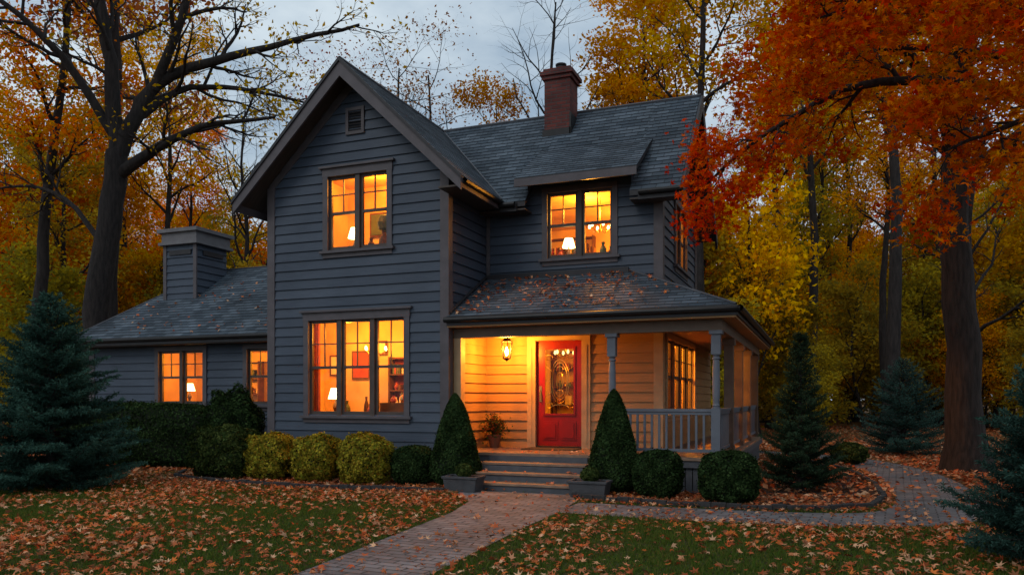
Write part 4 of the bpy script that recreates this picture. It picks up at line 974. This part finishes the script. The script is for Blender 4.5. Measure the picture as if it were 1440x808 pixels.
v,f=diamonds(rg,c,.06*rg.uniform(.6,1.3,len(c)),up=2.5); v[:,2]=np.maximum(v[:,2],.012); col=FL[rg.integers(0,8,len(c))]*rg.uniform(.6,1.15,(len(c),1))
np_mesh('fallen_leaves.001',v,f,['leaf_fallen'],None,np.repeat(col,4,0))
n=1500
p=np.stack([rg.uniform(-6.05,-2.2,n),12.5+1.6*rg.random(n)],1); w=np.clip(1-np.abs(p[:,0]+4.7)/2.6,.05,1)**1.1*np.clip(.1+field(p,1.4),0,1); p=p[rg.random(n)<w]
p=p[p[:,0]< -1.22-(p[:,1]-12.42)*1.17]
c=np.concatenate([p,(2.94+.5112*(p[:,1]-12.42)+.045)[:,None]],1)
p2=np.stack([rg.uniform(-16.0,-10.3,160),rg.uniform(13.7,16,160)],1); p2=p2[p2[:,0]>-17+(p2[:,1]-13.6)*.66]; c2=np.concatenate([p2,(2.9+.69*(p2[:,1]-13.6)+.045)[:,None]],1)
p3=np.stack([rg.uniform(-5.4,-3.6,26),rg.uniform(12.6,13.3,26)],1); c3=np.concatenate([p3,np.full((26,1),.575)],1)
p4=np.concatenate([np.stack([rg.uniform(-5.4,-3.6,14),rg.uniform(11.65,11.9,14),np.full(14,.16)],1),np.stack([rg.uniform(-5.4,-3.6,10),rg.uniform(11.97,12.2,10),np.full(10,.30)],1)])
c=np.concatenate([c,c2,c3,p4]); v,f=star(rg,c,.060*rg.uniform(.6,1.2,len(c)),up=2.2); col=FL[rg.integers(0,8,len(c))]*rg.uniform(.8,1.3,(len(c),1))
np_mesh('fallen_leaves.002',v,f,['leaf_fallen'],None,np.repeat(col,11,0))
n=330000; p=np.stack([rg.uniform(-13,3.5,n),3.8+8.4*rg.random(n)],1)
ok=~(inpoly(p,path)|inpoly(p,path2)|inpoly(p,bedL)|inpoly(p,bedR)|blocked(p)); p=p[ok]; n=len(p)
h=rg.uniform(.02,.055,n)*(.6+.6*np.clip(field(p,1.7),0,1)); a=rg.uniform(0,6.28,n); w=.0045+.003*rg.random(n)
base=np.concatenate([p,np.full((n,1),.003)],1); sd=np.stack([np.cos(a)*w,np.sin(a)*w,np.zeros(n)],1); ln=np.stack([rg.normal(size=n)*.018,rg.normal(size=n)*.018,h],1)
v=np.stack([base-sd,base+sd,base+ln],1).reshape(-1,3); f=np.arange(n*3).reshape(n,3)
gc_=np.array([(.075,.125,.020),(.10,.15,.025),(.055,.10,.016),(.14,.14,.035)])[rg.integers(0,4,n)]*rg.uniform(.7,1.2,(n,1))
np_mesh('lawn_grass',v,f,['grass'],None,np.repeat(gc_,3,0))

# ------------------------------------------------------------------ world, sun, camera
w=bpy.data.worlds.new('World'); scene.world=w; w.use_nodes=True; nt=w.node_tree; nt.nodes.clear()
out=N(nt,'ShaderNodeOutputWorld'); bg=N(nt,'ShaderNodeBackground'); sky=N(nt,'ShaderNodeTexSky')
sky.sky_type='NISHITA'; sky.sun_disc=False
tc=N(nt,'ShaderNodeTexCoord'); mp=N(nt,'ShaderNodeMapping'); mp.inputs['Scale'].default_value=(1,1,2.2); mp.inputs['Location'].default_value=(.9,.4,.65); nt.links.new(tc.outputs['Generated'],mp.inputs[0])
no=N(nt,'ShaderNodeTexNoise'); no.inputs['Scale'].default_value=3.8; no.inputs['Detail'].default_value=7; no.inputs['Roughness'].default_value=.5; nt.links.new(mp.outputs[0],no.inputs['Vector'])
rp=N(nt,'ShaderNodeValToRGB'); rp.color_ramp.elements[0].position=.36; rp.color_ramp.elements[1].position=.56
rp.color_ramp.elements[0].color=(3.9,5.2,6.6,1); rp.color_ramp.elements[1].color=(8.0,9.2,10.0,1)
nt.links.new(no.outputs[0],rp.inputs[0])
mx=N(nt,'ShaderNodeMix',data_type='RGBA'); mx.inputs[0].default_value=.87
nt.links.new(sky.outputs[0],mx.inputs[6]); nt.links.new(rp.outputs[0],mx.inputs[7]); nt.links.new(mx.outputs[2],bg.inputs[0]); bg.inputs[1].default_value=.09
nt.links.new(bg.outputs[0],out.inputs[0])
sl=bpy.data.lights.new('sun','SUN'); sl.energy=.6; sl.angle=math.radians(25); sl.color=(1,.95,.88); so=bpy.data.objects.new('sun',sl); COL.objects.link(so)
el,az=math.radians(40),math.radians(200)
dirv=Vector((math.sin(az)*math.cos(el),math.cos(az)*math.cos(el),math.sin(el))); so.rotation_euler=dirv.to_track_quat('Z','Y').to_euler()
sky.sun_elevation=el; sky.sun_rotation=az
cam=bpy.data.cameras.new('camera'); co=bpy.data.objects.new('camera',cam); COL.objects.link(co); co.location=(0,0,1.5); co.rotation_euler=(math.radians(90),0,ROT)
cam.sensor_width=36; cam.lens=27.5; cam.shift_y=156/1440; cam.clip_end=2000; scene.camera=co
scene.view_settings.view_transform='Standard'; scene.view_settings.look='None'; scene.view_settings.exposure=0
print('trees',k)
